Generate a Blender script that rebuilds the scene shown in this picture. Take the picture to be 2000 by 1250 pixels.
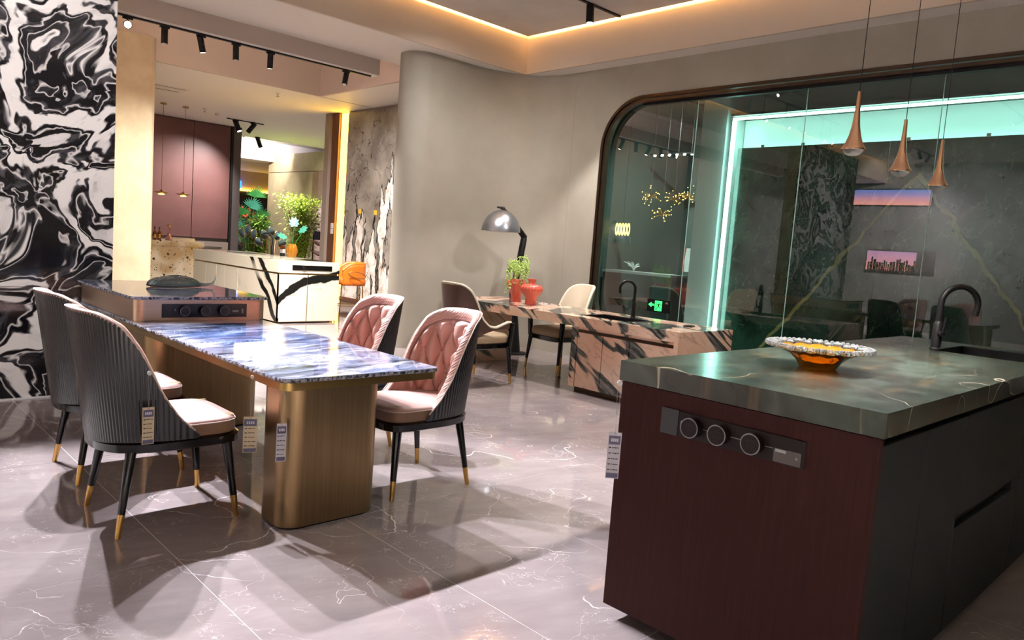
import bpy, bmesh, math, random
import numpy as np
from mathutils import Vector, Matrix

for _o in list(bpy.data.objects):
    bpy.data.objects.remove(_o)
SC = bpy.context.scene
COL = SC.collection
PI = math.pi
random.seed(7)

# ---------------------------------------------------------------- camera
YAW, PITCH, ROLL, FPX = 0.80202, 0.098746, -0.073019, 1448.02
_f = Vector((math.cos(YAW) * math.cos(PITCH), math.sin(YAW) * math.cos(PITCH), -math.sin(PITCH)))
_r = Vector((math.sin(YAW), -math.cos(YAW), 0))
_d = _f.cross(_r)
_c, _s = math.cos(ROLL), math.sin(ROLL)
_r2, _d2 = _c * _r + _s * _d, -_s * _r + _c * _d
cam_data = bpy.data.cameras.new('camera')
cam_data.sensor_width = 36.0
cam_data.lens = FPX / 2000.0 * 36.0
cam_data.clip_start, cam_data.clip_end = 0.05, 100
cam = bpy.data.objects.new('camera', cam_data)
COL.objects.link(cam)
_m = Matrix((_r2, -_d2, -_f)).transposed().to_4x4()
_m.translation = Vector((0, 0, 1.4))
cam.matrix_world = _m
SC.camera = cam

# ---------------------------------------------------------------- world, exposure
world = bpy.data.worlds.new('world')
SC.world = world
world.use_nodes = True
world.node_tree.nodes['Background'].inputs[0].default_value = (0.9, 0.85, 0.8, 1)
world.node_tree.nodes['Background'].inputs[1].default_value = 0.05
SC.view_settings.view_transform = 'Standard'
SC.view_settings.look = 'None'
SC.view_settings.gamma = 1.0
SC.view_settings.use_curve_mapping = False
SC.view_settings.exposure = 1.0
cy = SC.cycles
cy.max_bounces = 8
cy.diffuse_bounces = 4
cy.glossy_bounces = 5
cy.transmission_bounces = 8
cy.transparent_max_bounces = 12
cy.caustics_reflective = False
cy.caustics_refractive = False
cy.sample_clamp_indirect = 4.0
cy.use_denoising = True

# ---------------------------------------------------------------- mesh helpers
class MB:
    def __init__(self):
        self.v, self.f = [], []
    def add(self, vs, fs):
        b = len(self.v)
        self.v += [tuple(p) for p in vs]
        self.f += [tuple(i + b for i in q) for q in fs]
        return self
    def box(self, x0, x1, y0, y1, z0, z1):
        vs = [(x, y, z) for z in (z0, z1) for y in (y0, y1) for x in (x0, x1)]
        return self.add(vs, [(0, 2, 3, 1), (4, 5, 7, 6), (0, 1, 5, 4), (2, 6, 7, 3), (0, 4, 6, 2), (1, 3, 7, 5)])
    def prism(self, poly, a, b, axis='z', caps=True):
        n = len(poly)
        def P(p, h):
            return {'z': (p[0], p[1], h), 'x': (h, p[0], p[1]), 'y': (p[0], h, p[1])}[axis]
        vs = [P(p, a) for p in poly] + [P(p, b) for p in poly]
        fs = [(i, (i + 1) % n, n + (i + 1) % n, n + i) for i in range(n)]
        if caps:
            fs += [tuple(range(n - 1, -1, -1)), tuple(range(n, 2 * n))]
        if axis == 'y':
            fs = [tuple(reversed(q)) for q in fs]
        return self.add(vs, fs)
    def loft(self, rings, cap0=True, cap1=True, closed=True):
        n = len(rings[0])
        vs = [p for r in rings for p in r]
        fs = []
        for j in range(len(rings) - 1):
            for i in range(n if closed else n - 1):
                fs.append((j * n + i, j * n + (i + 1) % n, (j + 1) * n + (i + 1) % n, (j + 1) * n + i))
        if cap0: fs.append(tuple(range(n - 1, -1, -1)))
        if cap1: fs.append(tuple((len(rings) - 1) * n + i for i in range(n)))
        return self.add(vs, fs)
    def lathe(self, prof, n=24, c=(0, 0, 0), wob=None, cap0=True, cap1=True):
        rings = []
        for r, z in prof:
            rg = []
            for i in range(n):
                a = 2 * PI * i / n
                rr, zz = (r, z) if wob is None else wob(r, z, a)
                rg.append((c[0] + rr * math.cos(a), c[1] + rr * math.sin(a), c[2] + zz))
            rings.append(rg)
        return self.loft(rings, cap0, cap1)
    def tube(self, path, rad, n=8, closed=False):
        P = [Vector(p) for p in path]
        m = len(P)
        R = rad if isinstance(rad, (list, tuple)) else [rad] * m
        T = []
        for i in range(m):
            if closed:
                t = P[(i + 1) % m] - P[i - 1]
            else:
                t = P[min(i + 1, m - 1)] - P[max(i - 1, 0)]
            T.append(t.normalized())
        up = Vector((0, 0, 1)) if abs(T[0].z) < .9 else Vector((1, 0, 0))
        u = T[0].cross(up).normalized()
        rings = []
        for i in range(m):
            u = (u - T[i] * u.dot(T[i])).normalized()
            w = T[i].cross(u)
            rings.append([tuple(P[i] + R[i] * (math.cos(2 * PI * k / n) * u + math.sin(2 * PI * k / n) * w)) for k in range(n)])
        if closed:
            rings.append(rings[0])
            return self.loft(rings, False, False)
        return self.loft(rings)
    def grid(self, fn, nu, nv):
        vs = [fn(i / nu, j / nv) for j in range(nv + 1) for i in range(nu + 1)]
        w = nu + 1
        return self.add(vs, [(j * w + i, j * w + i + 1, (j + 1) * w + i + 1, (j + 1) * w + i) for j in range(nv) for i in range(nu)])
    def ball(self, c, r, n=10, m=6, sz=1.0):
        prof = [(max(r * math.sin(PI * k / m), 1e-4), -r * sz * math.cos(PI * k / m)) for k in range(m + 1)]
        return self.lathe(prof, n, c)
    def build(self, name, mat, parent=None, smooth=None, bev=0, solid=0, sub=0, loc=None, rz=0):
        me = bpy.data.meshes.new(name)
        me.from_pydata(self.v, [], self.f)
        if smooth is not None:
            me.polygons.foreach_set('use_smooth', [True] * len(me.polygons))
            me.set_sharp_from_angle(angle=math.radians(smooth))
        if mat: me.materials.append(mat)
        o = bpy.data.objects.new(name, me)
        COL.objects.link(o)
        if parent is not None: o.parent = parent
        if loc is not None: o.location = loc
        if rz: o.rotation_euler = (0, 0, rz)
        if solid:
            md = o.modifiers.new('solid', 'SOLIDIFY'); md.thickness = solid; md.offset = -1
        if bev:
            md = o.modifiers.new('bevel', 'BEVEL'); md.width = bev; md.segments = 2
            md.limit_method = 'ANGLE'; md.angle_limit = math.radians(40); md.harden_normals = False
        if sub:
            md = o.modifiers.new('sub', 'SUBSURF'); md.levels = md.render_levels = sub
        return o

def BX(*a): return MB().box(*a)
def rrect(x0, x1, y0, y1, r, n=6):
    pts = []
    for cx, cy_, a0 in ((x1 - r, y1 - r, 0), (x0 + r, y1 - r, PI / 2), (x0 + r, y0 + r, PI), (x1 - r, y0 + r, 1.5 * PI)):
        for k in range(n + 1):
            a = a0 + k * PI / 2 / n
            pts.append((cx + r * math.cos(a), cy_ + r * math.sin(a)))
    return pts
def tagp(o, label=None, cat=None, group=None, kind=None):
    if label: o['label'] = label
    if cat: o['category'] = cat
    if group: o['group'] = group
    if kind: o['kind'] = kind
    return o
def thing(name, label, cat, loc=(0, 0, 0), rz=0, group=None):
    o = bpy.data.objects.new(name, None)
    COL.objects.link(o)
    o.location = loc; o.rotation_euler = (0, 0, rz); o.empty_display_size = .1
    return tagp(o, label, cat, group)
def struct(o, label, cat='wall'):
    return tagp(o, label, cat, kind='structure')
def copy_tree(o, parent=None):
    c = o.copy(); COL.objects.link(c); c.parent = parent
    for ch in list(o.children): copy_tree(ch, c)
    return c
def clone(o, label, loc, rz=None):
    c = copy_tree(o); c.location = loc
    if rz is not None: c.rotation_euler = (0, 0, rz)
    c['label'] = label
    return c

# ---------------------------------------------------------------- material helpers
def lin(h):
    h = h.lstrip('#')
    return tuple(((v / 12.92) if v <= .04045 else ((v + .055) / 1.055) ** 2.4) for v in (int(h[i:i + 2], 16) / 255 for i in (0, 2, 4))) + (1.0,)

class S:
    """a shader socket with arithmetic"""
    def __init__(s, nt, sock): s.nt, s.k = nt, sock
    def _m(s, op, o=None, o2=None, rev=False):
        n = s.nt.nodes.new('ShaderNodeMath'); n.operation = op
        a = [s, o] if not rev else [o, s]
        if o2 is not None: a.append(o2)
        for i, x in enumerate(a):
            if x is None: continue
            if isinstance(x, S): s.nt.links.new(x.k, n.inputs[i])
            else: n.inputs[i].default_value = float(x)
        return S(s.nt, n.outputs[0])
    def __add__(s, o): return s._m('ADD', o)
    __radd__ = __add__
    def __sub__(s, o): return s._m('SUBTRACT', o)
    def __rsub__(s, o): return s._m('SUBTRACT', o, rev=True)
    def __mul__(s, o): return s._m('MULTIPLY', o)
    __rmul__ = __mul__
    def __truediv__(s, o): return s._m('DIVIDE', o)
    def abs(s): return s._m('ABSOLUTE')
    def sin(s): return s._m('SINE')
    def lt(s, o): return s._m('LESS_THAN', o)
    def gt(s, o): return s._m('GREATER_THAN', o)
    def mn(s, o): return s._m('MINIMUM', o)
    def mx(s, o): return s._m('MAXIMUM', o)
    def frac(s): return s._m('FRACT')
    def pw(s, o): return s._m('POWER', o)
    def step(s, a, b):
        n = s.nt.nodes.new('ShaderNodeMapRange'); n.interpolation_type = 'SMOOTHSTEP'; n.clamp = True
        s.nt.links.new(s.k, n.inputs[0])
        n.inputs[1].default_value, n.inputs[2].default_value = a, b
        return S(s.nt, n.outputs[0])

class NT:
    def __init__(s, nt): s.nt = nt
    def pos(s):
        return s.nt.nodes.new('ShaderNodeNewGeometry').outputs['Position']
    def obj(s):
        return s.nt.nodes.new('ShaderNodeTexCoord').outputs['Object']
    def xyz(s, v):
        n = s.nt.nodes.new('ShaderNodeSeparateXYZ'); s.nt.links.new(v, n.inputs[0])
        return [S(s.nt, n.outputs[i]) for i in range(3)]
    def vec(s, x, y, z):
        n = s.nt.nodes.new('ShaderNodeCombineXYZ')
        for i, a in enumerate((x, y, z)):
            if isinstance(a, S): s.nt.links.new(a.k, n.inputs[i])
            else: n.inputs[i].default_value = a
        return n.outputs[0]
    def noise(s, v, scale=1, detail=4, rough=.5, dist=0):
        n = s.nt.nodes.new('ShaderNodeTexNoise'); s.nt.links.new(v, n.inputs['Vector'])
        n.inputs['Scale'].default_value = scale; n.inputs['Detail'].default_value = detail
        n.inputs['Roughness'].default_value = rough; n.inputs['Distortion'].default_value = dist
        s.last = n
        return S(s.nt, n.outputs['Fac'])
    def voro(s, v, scale=1, feat='F1', out='Distance'):
        n = s.nt.nodes.new('ShaderNodeTexVoronoi'); s.nt.links.new(v, n.inputs['Vector'])
        n.inputs['Scale'].default_value = scale; n.feature = feat
        return S(s.nt, n.outputs[out])
    def ramp(s, f, stops, interp='LINEAR'):
        n = s.nt.nodes.new('ShaderNodeValToRGB'); s.nt.links.new(f.k, n.inputs[0])
        n.color_ramp.interpolation = interp
        el = n.color_ramp.elements
        while len(el) < len(stops): el.new(.5)
        for e, (p, c) in zip(el, stops):
            e.position = p; e.color = lin(c) if isinstance(c, str) else c
        return S(s.nt, n.outputs[0])
    def mix(s, f, a, b):
        n = s.nt.nodes.new('ShaderNodeMix'); n.data_type = 'RGBA'
        for i, x in ((0, f), (6, a), (7, b)):
            if isinstance(x, S): s.nt.links.new(x.k, n.inputs[i])
            elif isinstance(x, str): n.inputs[i].default_value = lin(x)
            else: n.inputs[i].default_value = x
        return S(s.nt, n.outputs[2])

def mat(name, base='#808080', rough=.5, metal=0, coat=0, fn=None, emit=None, es=0, trans=0, ior=1.5, spec=.5, aniso=0, alpha=1, sheen=0):
    m = bpy.data.materials.new(name); m.use_nodes = True
    nt = m.node_tree; b = nt.nodes['Principled BSDF']
    b.inputs['Base Color'].default_value = lin(base)
    b.inputs['Roughness'].default_value = rough
    b.inputs['Metallic'].default_value = metal
    b.inputs['Coat Weight'].default_value = coat
    b.inputs['Coat Roughness'].default_value = .05
    b.inputs['IOR'].default_value = ior
    b.inputs['Specular IOR Level'].default_value = spec
    b.inputs['Transmission Weight'].default_value = trans
    b.inputs['Anisotropic'].default_value = aniso
    b.inputs['Alpha'].default_value = alpha
    if sheen: b.inputs['Sheen Weight'].default_value = sheen
    if emit:
        b.inputs['Emission Color'].default_value = lin(emit); b.inputs['Emission Strength'].default_value = es
    if fn:
        T = NT(nt)
        r = fn(T)
        if not isinstance(r, dict): r = {'color': r}
        if 'color' in r: nt.links.new(r['color'].k, b.inputs['Base Color'])
        if 'rough' in r: nt.links.new(r['rough'].k, b.inputs['Roughness'])
        if 'emit' in r: nt.links.new(r['emit'].k, b.inputs['Emission Color'])
        if 'bump' in r:
            bn = nt.nodes.new('ShaderNodeBump'); h, st, di = r['bump']
            bn.inputs['Strength'].default_value = st; bn.inputs['Distance'].default_value = di
            nt.links.new(h.k, bn.inputs['Height']); nt.links.new(bn.outputs[0], b.inputs['Normal'])
    return m
def _warp(T, v, scale, amt, detail=2):
    T.noise(v, scale, detail)
    nt = T.nt
    a = nt.nodes.new('ShaderNodeVectorMath'); a.operation = 'SUBTRACT'
    nt.links.new(T.last.outputs['Color'], a.inputs[0]); a.inputs[1].default_value = (.5, .5, .5)
    b = nt.nodes.new('ShaderNodeVectorMath'); b.operation = 'SCALE'
    nt.links.new(a.outputs[0], b.inputs[0]); b.inputs['Scale'].default_value = amt
    c = nt.nodes.new('ShaderNodeVectorMath'); c.operation = 'ADD'
    nt.links.new(v, c.inputs[0]); nt.links.new(b.outputs[0], c.inputs[1])
    return c.outputs[0]

# ---------------------------------------------------------------- stones
def f_floor(T):
    p = T.pos(); x, y, z = T.xyz(p)
    n = T.noise(p, 1.3, 6, .6)
    n2 = T.noise(T.vec(x * 1.0 + y * 2.4, y * .8 - x * .4, z), 3.2, 5, .65)
    col = T.ramp(n * .55 + n2 * .45, [(.3, '#7f7372'), (.5, '#8c8180'), (.7, '#9c9290')])
    w = _warp(T, p, 1.6, .30, 3)
    w = _warp(T, w, 14, .05, 3)
    xx, yy, zz = T.xyz(w)
    v1 = (T.noise(T.vec(xx * 1.0 + yy * .55, yy * .55 - xx * .15, 0), 1.15, 2, .5) - .5).abs()
    m1 = T.noise(p, 1.5, 3).step(.50, .62)
    v2 = (T.noise(T.vec(xx * .8 - yy * .3, yy * .7 + xx * .2, 3.3), 2.6, 3, .55) - .5).abs()
    m2 = T.noise(p, 1.9, 2).step(.45, .62)
    fine = (T.noise(T.vec(xx * 1.4 + yy, yy * .8 - xx * .5, 7.7), 5.5, 4, .6) - .5).abs().step(.006, .001) * T.noise(p, 3.1, 2).step(.46, .6) * .35
    vein = fine.mx(v1.step(.0019, .0004) * m1).mx(v2.step(.0022, .0004) * m2 * .55)
    return {'color': T.mix(vein, col, '#efe9e6'), 'rough': n2 * .03 + .02}
M_floor = mat('polished_brown_marble', rough=.04, fn=f_floor, ior=1.62)
M_grout = mat('floor_bed', '#d9d3cd', .5)

def f_bw(T):
    p = T.pos(); x, y, z = T.xyz(p)
    q = T.vec(x * .75 + z * .62, z * 1.0 - x * .62, 2.9)
    q = _warp(T, q, .8, 1.55, 2)
    q = _warp(T, q, 2.3, .5, 3)
    q = _warp(T, q, 8, .05, 3)
    n = T.noise(q, 1.0, 3.5, .5)
    K, W, G = '#131217', '#e2dedd', '#4b494e'
    c = T.ramp(n, [(0, K), (.30, K), (.31, W), (.325, W), (.33, K), (.365, '#2a292e'), (.37, W), (.375, K), (.41, K), (.418, G), (.422, W), (.428, K), (.448, K), (.455, W), (.495, W), (.50, G), (.505, K), (.522, K), (.527, W), (.534, K), (.57, K), (.578, '#cfcbca'), (.625, W), (.632, K), (.648, K), (.655, W), (.672, W), (.68, K)])
    cl = T.noise(T.vec(T.xyz(q)[0] * 1.0, T.xyz(q)[1] * 2.6, 0), 2.4, 6, .7).step(.50, .74)
    return T.mix(cl * .42, c, '#77767c')
M_bw = mat('black_white_marble', rough=.07, fn=f_bw, coat=.3)

def f_blue(T):
    p = T.pos(); x, y, z = T.xyz(p)
    q = _warp(T, p, 1.6, .35, 3)
    xx, yy, zz = T.xyz(q)
    s = T.vec(xx * 1.5 + yy * .5, yy * 7.0 - xx * 1.6, zz * 4)
    n = T.noise(s, 1.9, 7, .66)
    n3 = T.noise(T.vec(xx * 3 + yy, yy * 12, zz * 6), 3.2, 5, .7)
    big = T.noise(p, 1.15, 2) + ((x - 1.85) * (x - 1.85) * 1.5 + (y - 4.6) * (y - 4.6)).step(.6, 0) * .16
    c1 = T.ramp(n, [(.28, '#1b1d28'), (.37, '#3b3f50'), (.45, '#7a82a0'), (.53, '#a3a9c0'), (.60, '#cfcdd2'), (.68, '#8b7d74'), (.78, '#4a403a')])
    c2 = T.ramp(n, [(.28, '#171c30'), (.42, '#39486f'), (.54, '#7388b8'), (.66, '#b9c0d2'), (.78, '#5a4f4c')])
    c3 = T.ramp(n, [(.28, '#211d1c'), (.42, '#5d5049'), (.55, '#8b7b72'), (.66, '#c9c0ba'), (.78, '#4a403a')])
    c = T.mix(big.step(.53, .66), c1, c2)
    c = T.mix(big.step(.44, .34), c, c3)
    dark = (n3 - .5).abs().step(.03, .005)
    return T.mix(dark * .75, c, '#15151b')
M_blue = mat('blue_granite', rough=.05, fn=f_blue, coat=.6)
def f_blue_edge(T):
    p = T.pos()
    n = T.noise(p, 38, 4, .7)
    return {'color': T.ramp(n, [(.35, '#101218'), (.47, '#4b4e5c'), (.55, '#b9bac4'), (.68, '#3e342e')]), 'bump': (n, .6, .01)}
M_blue_edge = mat('chipped_granite_edge', rough=.2, fn=f_blue_edge)

def f_white(T):
    p = T.pos(); x, y, z = T.xyz(p)
    w = _warp(T, p, 2.0, .22, 4)
    X, Y, Z = T.xyz(w)
    f = Z - .34 - (X - 5.1) * .82 + (X - 5.1) * (X - 5.1) * .45 - (Y - 10.3) * .97
    f2 = f + .33 + (x - 5.13).step(0, .05) * 5
    blk = (f.abs().step(.075, .055)).mx((f2 - .03).abs().step(.075, .055) * T.noise(p, 1.0, 1).step(.35, .45))
    streak = (T.noise(T.vec(X * 2 + Y * 2 + Z * 3, Z * 14 - X * 6 - Y * 9, 0), 1.2, 5, .65)).step(.56, .70)
    near = (f.abs().step(.30, .06)) * streak
    gray = T.noise(T.vec(X + Y, Z * 3 - X * 2 - Y * 2, 1), 1.5, 5, .6).step(.56, .75)
    c = T.mix(gray * .5, '#cfcab8', '#85837a')
    c = T.mix(near * .8, c, '#3b3b38')
    return T.mix(blk, c, '#121312')
M_white = mat('white_black_veined_marble', rough=.12, fn=f_white)

def f_pink(T):
    p = T.pos(); x, y, z = T.xyz(p)
    q = T.vec(z * 2.3 - y * 1.5 + x * 1.3, (y + z + x) * .55, x * .3)
    q = _warp(T, q, 1.1, .8, 3)
    q = _warp(T, q, 5, .12, 3)
    n = T.noise(q, .95, 3, .5)
    X, Y, Z = T.xyz(q)
    st = T.noise(T.vec(X * 9, Y * 3, Z * 3), 1.6, 6, .75)
    band = (n - .47).abs().step(.055, .03).mx((n - .62).abs().step(.02, .01))
    dk = T.ramp(st, [(.35, '#1c2120'), (.5, '#3c4341'), (.6, '#8a8580'), (.7, '#454a47')])
    lt = T.ramp(T.noise(p, 1.7, 4), [(.35, '#dfb196'), (.55, '#e4c2a8'), (.7, '#ecd9c8')])
    hair = (T.noise(q, 2.2, 4) - .5).abs().step(.012, .003)
    lt = T.mix(hair * .4, lt, '#8a7466')
    return T.mix(band, lt, dk)
M_pink = mat('pink_marble_with_green_black_veins', rough=.1, fn=f_pink)

def f_island(T):
    p = T.pos(); x, y, z = T.xyz(p)
    q = _warp(T, p, 1.1, .7, 3)
    X, Y, Z = T.xyz(q)
    n = T.noise(T.vec(X * .9 + Y * 1.2, Y * 2.6 - X, Z * 2), 1.3, 4, .5)
    c = T.ramp(n, [(.3, '#1e1d17'), (.45, '#2a2c24'), (.55, '#3a423a'), (.68, '#282a22'), (.8, '#1e1c15')])
    v = (T.noise(q, 1.3, 2) - .5).abs().step(.0025, .0005) * T.noise(p, 1.4, 2).step(.42, .6)
    wv = (T.noise(T.vec(X * .7 - Y * .3, Y * 3.4 + X * .8, 5), 1.1, 3) - .66).step(.0, .03)
    c = T.mix(wv * .45, c, '#9aa297')
    br = T.noise(T.vec(x * 2, y * 9, 0), 1.2, 3).step(.56, .72)
    c = T.mix(br * .45, c, '#5c4a2c')
    return {'color': T.mix(v * .6, c, '#b5ab95'), 'rough': T.noise(p, 9, 4) * .16 + .13, 'bump': (T.noise(p, 40, 3), .05, .004)}
M_island = mat('dark_green_leathered_stone', rough=.3, fn=f_island)

def f_panel(T):
    p = T.pos(); x, y, z = T.xyz(p)
    w = _warp(T, p, 2.4, .22, 4)
    X, Y, Z = T.xyz(w)
    n = T.noise(T.vec(0, Y * 3.1, Z * .55), 1.35, 4, .5)
    v = n - (z * .10 + .345)
    g = T.ramp(T.noise(p, 1.6, 5, .6), [(.35, '#6b645d'), (.55, '#8a837a'), (.7, '#9d968c')])
    wh = T.ramp(T.noise(p, 5, 5, .65), [(.35, '#b7a797'), (.5, '#e2d9cf'), (.7, '#f2ece5')])
    c = T.mix(v.step(.0, .018), g, '#1b1918')
    c = T.mix(v.step(.028, .045), c, wh)
    cr = (T.noise(T.vec(0, Y + Z * .6, Z - Y * .4), 1.9, 3) - .5).abs().step(.008, .002)
    return T.mix(cr * .7, c, '#1f1c1b')
M_panel = mat('grey_marble_with_white_flames', rough=.18, fn=f_panel)

def f_speck(T):
    p = T.pos(); x, y, z = T.xyz(p)
    q = _warp(T, p, 5, .09, 3)
    big = T.noise(p, 1.1, 2)
    d = T.voro(q, 9)
    sp = d.step(.26, .20) * T.noise(p, 3.5, 2).step(.42, .5)
    d2 = T.voro(q, 17)
    sp2 = d2.step(.22, .14) * T.noise(p, 2.2, 2).step(.34, .42)
    c = T.mix(big.step(.45, .6), '#d9d0bb', '#a9906a')
    return T.mix(sp.mx(sp2), c, '#17140f')
M_speck = mat('black_speckled_cream_stone', rough=.15, fn=f_speck)

def f_green(T):
    p = T.pos(); x, y, z = T.xyz(p)
    q = _warp(T, p, 1.0, .5, 4)
    X, Y, Z = T.xyz(q)
    n = T.noise(q, 1.6, 6, .65)
    c = T.ramp(n, [(.3, '#0d1712'), (.5, '#1c2c24'), (.62, '#2f4238'), (.75, '#17231d')])
    w2 = _warp(T, p, 3, .16, 3)
    A, B, C_ = T.xyz(w2)
    lam = ((B - 3.05).abs() * 1.32 + C_ - 2.55)
    gold = lam.abs().step(.045, .02) * z.step(.1, .3)
    fog = T.noise(T.vec(0, Y * 2, Z * 1.2), 1.4, 5, .7).step(.58, .75)
    c = T.mix(fog * .45, c, '#6d7d74')
    thin = (T.noise(T.vec(0, A * 0 + B * 2.2 + C_ * .8, C_ * .9), 1.3, 4, .6) - .5).abs().step(.006, .001)
    c = T.mix(thin * .35, c, '#6f7a6c')
    return T.mix(gold * .8, c, '#a8925e')
M_green = mat('dark_green_marble', rough=.12, fn=f_green)

# ---------------------------------------------------------------- paints, metals, woods, cloth
def f_plaster(a, b, sc=2.0):
    def fn(T):
        p = T.pos()
        n = T.noise(p, sc, 5, .6)
        return {'color': T.ramp(n, [(.3, a), (.7, b)]), 'bump': (T.noise(p, 30, 3), .04, .005)}
    return fn
M_taupe = mat('taupe_microcement', rough=.75, fn=f_plaster('#969184', '#a09b8f'))
M_fascia = mat('cream_paint', '#d6cabb', .7)
M_soffit = mat('white_ceiling_paint', '#e9e6e1', .6)
M_ceil = mat('grey_ceiling_microcement', rough=.7, fn=f_plaster('#c3beb7', '#d4cfc9', 1.6))
M_beam = mat('beam_paint', '#beb2a8', .7)
M_rose = mat('rose_grey_paint', '#cdbfb8', .7)
M_conc = mat('beige_concrete', rough=.6, fn=f_plaster('#a6977c', '#b8aa8e', 3.5))
M_greywall = mat('grey_render', rough=.6, fn=f_plaster('#8b8b89', '#9a9997', 1.2))
M_purple = mat('mauve_lacquer', rough=.45, fn=lambda T: T.ramp(T.noise(T.pos(), 2, 3), [(.3, '#6e4b49'), (.7, '#79534f')]))
M_darkgrey = mat('dark_grey_edge', '#5c5552', .5)
M_warmgrey = mat('warm_grey_edge', '#8d8178', .5)
M_brownpanel = mat('walnut_panel', rough=.4, fn=lambda T: T.ramp(T.noise(T.vec(T.xyz(T.pos())[0] * 20, T.xyz(T.pos())[1] * 20, T.xyz(T.pos())[2] * 1.5), 1.5, 4), [(.3, '#4a2c1c'), (.7, '#6d4630')]))
M_black = mat('black_lacquer', '#050507', .12, coat=.2, spec=.35)
M_blackmatte = mat('matt_black_metal', '#0c0c0d', .45, spec=.3)
M_blackplastic = mat('black_plastic', '#111114', .3)
M_gold = mat('polished_gold', '#dcb068', .18, 1)
M_brass = mat('pale_brass', '#c6a566', .25, 1)
M_copper = mat('polished_copper', '#dcae8c', .07, 1)
M_chrome = mat('brushed_steel', '#b9b4ae', .25, 1)
def f_bronze(T):
    x, y, z = T.xyz(T.pos())
    n = T.noise(T.vec(x * 40, y * 40, z * .7), 2.0, 4, .6)
    return {'color': T.ramp(n, [(.3, '#8f7654'), (.7, '#a08765')]), 'rough': n * .14 + .27}
M_bronze = mat('brushed_bronze', rough=.34, metal=1, fn=f_bronze)
def f_bronzeh(T):
    x, y, z = T.xyz(T.pos())
    n = T.noise(T.vec(x * 1.2, y * 1.2, z * 60), 2.0, 4, .6)
    return {'color': T.ramp(n, [(.3, '#c8a88f'), (.7, '#d4b8a0')]), 'rough': n * .14 + .28}
M_bronzeh = mat('brushed_rose_bronze', rough=.34, metal=1, fn=f_bronzeh)
M_brassband = mat('satin_brass_band', '#a98c56', .3, 1)
M_frame = mat('dark_bronze_frame', '#4a3d31', .28, .9)
def f_wenge(T):
    x, y, z = T.xyz(T.pos())
    n = T.noise(T.vec(x * 50, y * 50, z * 2.0), 2.0, 5, .6)
    return {'color': T.ramp(n, [(.3, '#2a100d'), (.55, '#311411'), (.75, '#391a16')]), 'bump': (n, .15, .002)}
M_wenge = mat('dark_wenge_veneer', rough=.6, fn=f_wenge, spec=.15)
M_darkcab = mat('charcoal_cabinet_front', '#171b1c', .6, spec=.2)
M_toe = mat('black_plinth', '#0b0b0b', .6)
M_leather = mat('blush_leather', rough=.36, fn=lambda T: {'color': T.ramp(T.noise(T.obj(), 6, 3), [(.3, '#d2a094'), (.7, '#dcaea2')]), 'bump': (T.noise(T.obj(), 220, 2), .08, .001)})
def f_quilt(T):
    x, y, z = T.xyz(T.obj())
    a = ((x * 150 + z * 150).sin().abs()).mn((y * 150 - z * 150).sin().abs())
    return {'color': T.ramp(a, [(0, '#b98577'), (.25, '#d8a99d')]), 'bump': (a, .5, .004)}
M_quilt = mat('quilted_blush_leather', rough=.42, fn=f_quilt)
M_tan = mat('tan_leather', '#80604a', .45)
M_pipe = mat('pale_piping', '#e3cdc2', .5)
M_seatw = mat('pale_blush_leather', rough=.34, fn=lambda T: T.ramp(T.xyz(T.obj())[1].abs(), [(0, '#d0aaa1'), (.55, '#d0aaa1')]))
M_stripe = mat('olive_beige_leather', '#a98f70', .4)
M_rib = mat('black_ribbed_shell', '#0e0e13', .25, coat=.3)
M_cream = mat('cream_leather', '#d9ceb8', .4)
M_khaki = mat('khaki_leather', '#a18d70', .45)
M_brownleather = mat('brown_leather', rough=.38, fn=lambda T: T.ramp(T.noise(T.obj(), 5, 4), [(.3, '#4d382f'), (.7, '#624a3f')]))
M_orange = mat('orange_leather', '#cf6a17', .42)
M_coral = mat('coral_ceramic', '#c95a48', .28, coat=.3)
M_alu = mat('hammered_aluminium', rough=.3, metal=.9, fn=lambda T: {'color': T.ramp(T.noise(T.obj(), 3, 3), [(.3, '#8b9096'), (.7, '#a7acb2')]), 'bump': (T.noise(T.obj(), 7, 2), .3, .02)})
M_whiteplastic = mat('white_plastic', '#dcdcdc', .4)
M_shadein = mat('white_enamel', '#e5e2dc', .5)
M_leaf = mat('bright_green_leaf', '#7fae3a', .5)
M_leafy = mat('yellow_green_leaf', '#a9c43f', .5)
M_leafd = mat('deep_green_leaf', '#2f7a3c', .45)
M_leaft = mat('teal_green_leaf', '#3f8f7a', .4)
M_succ = mat('pale_green_succulent', '#a8c56a', .5)
M_twig = mat('brown_twig', '#7a5a35', .7)
M_redflower = mat('red_blossom', '#d8502c', .5)
M_paper = mat('tag_paper', '#d6c4a3', .6)
M_paperw = mat('white_tag_paper', '#d9d6e2', .6)
M_tagblue = mat('tag_violet_print', '#5b5674', .5)
M_ink = mat('tag_ink', '#37322e', .6)
M_amber = mat('amber_glass', '#f2a32c', .04, trans=.75, ior=1.5)
M_clear = mat('clear_crystal', '#f3f7fb', .05, trans=.86, ior=1.5)
M_smoke = mat('smoked_glass', '#a8bcc9', .03, trans=.95, ior=1.5)
M_whisky = mat('brown_bottle_glass', '#7a3a12', .08, trans=.6)
M_rosewine = mat('rose_glass', '#e6a898', .05, trans=.9)
M_yellow = mat('yellow_socket_plastic', '#e8b02a', .4)
def M_emit(name, c, s): return mat(name, '#000000', .5, emit=c, es=s)
M_ledwarm = M_emit('warm_led', '#ffc177', 170)
M_ledyellow = M_emit('amber_led', '#ffc23a', 7)
M_ledteal = M_emit('teal_led', '#bdfff1', 9)
M_ledwhite = M_emit('white_lens', '#fff2e0', 9)
M_glare = M_emit('glaring_lens', '#ffe2b0', 70)
M_ledgold = M_emit('gold_bulb', '#ffc45a', 5)
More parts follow.
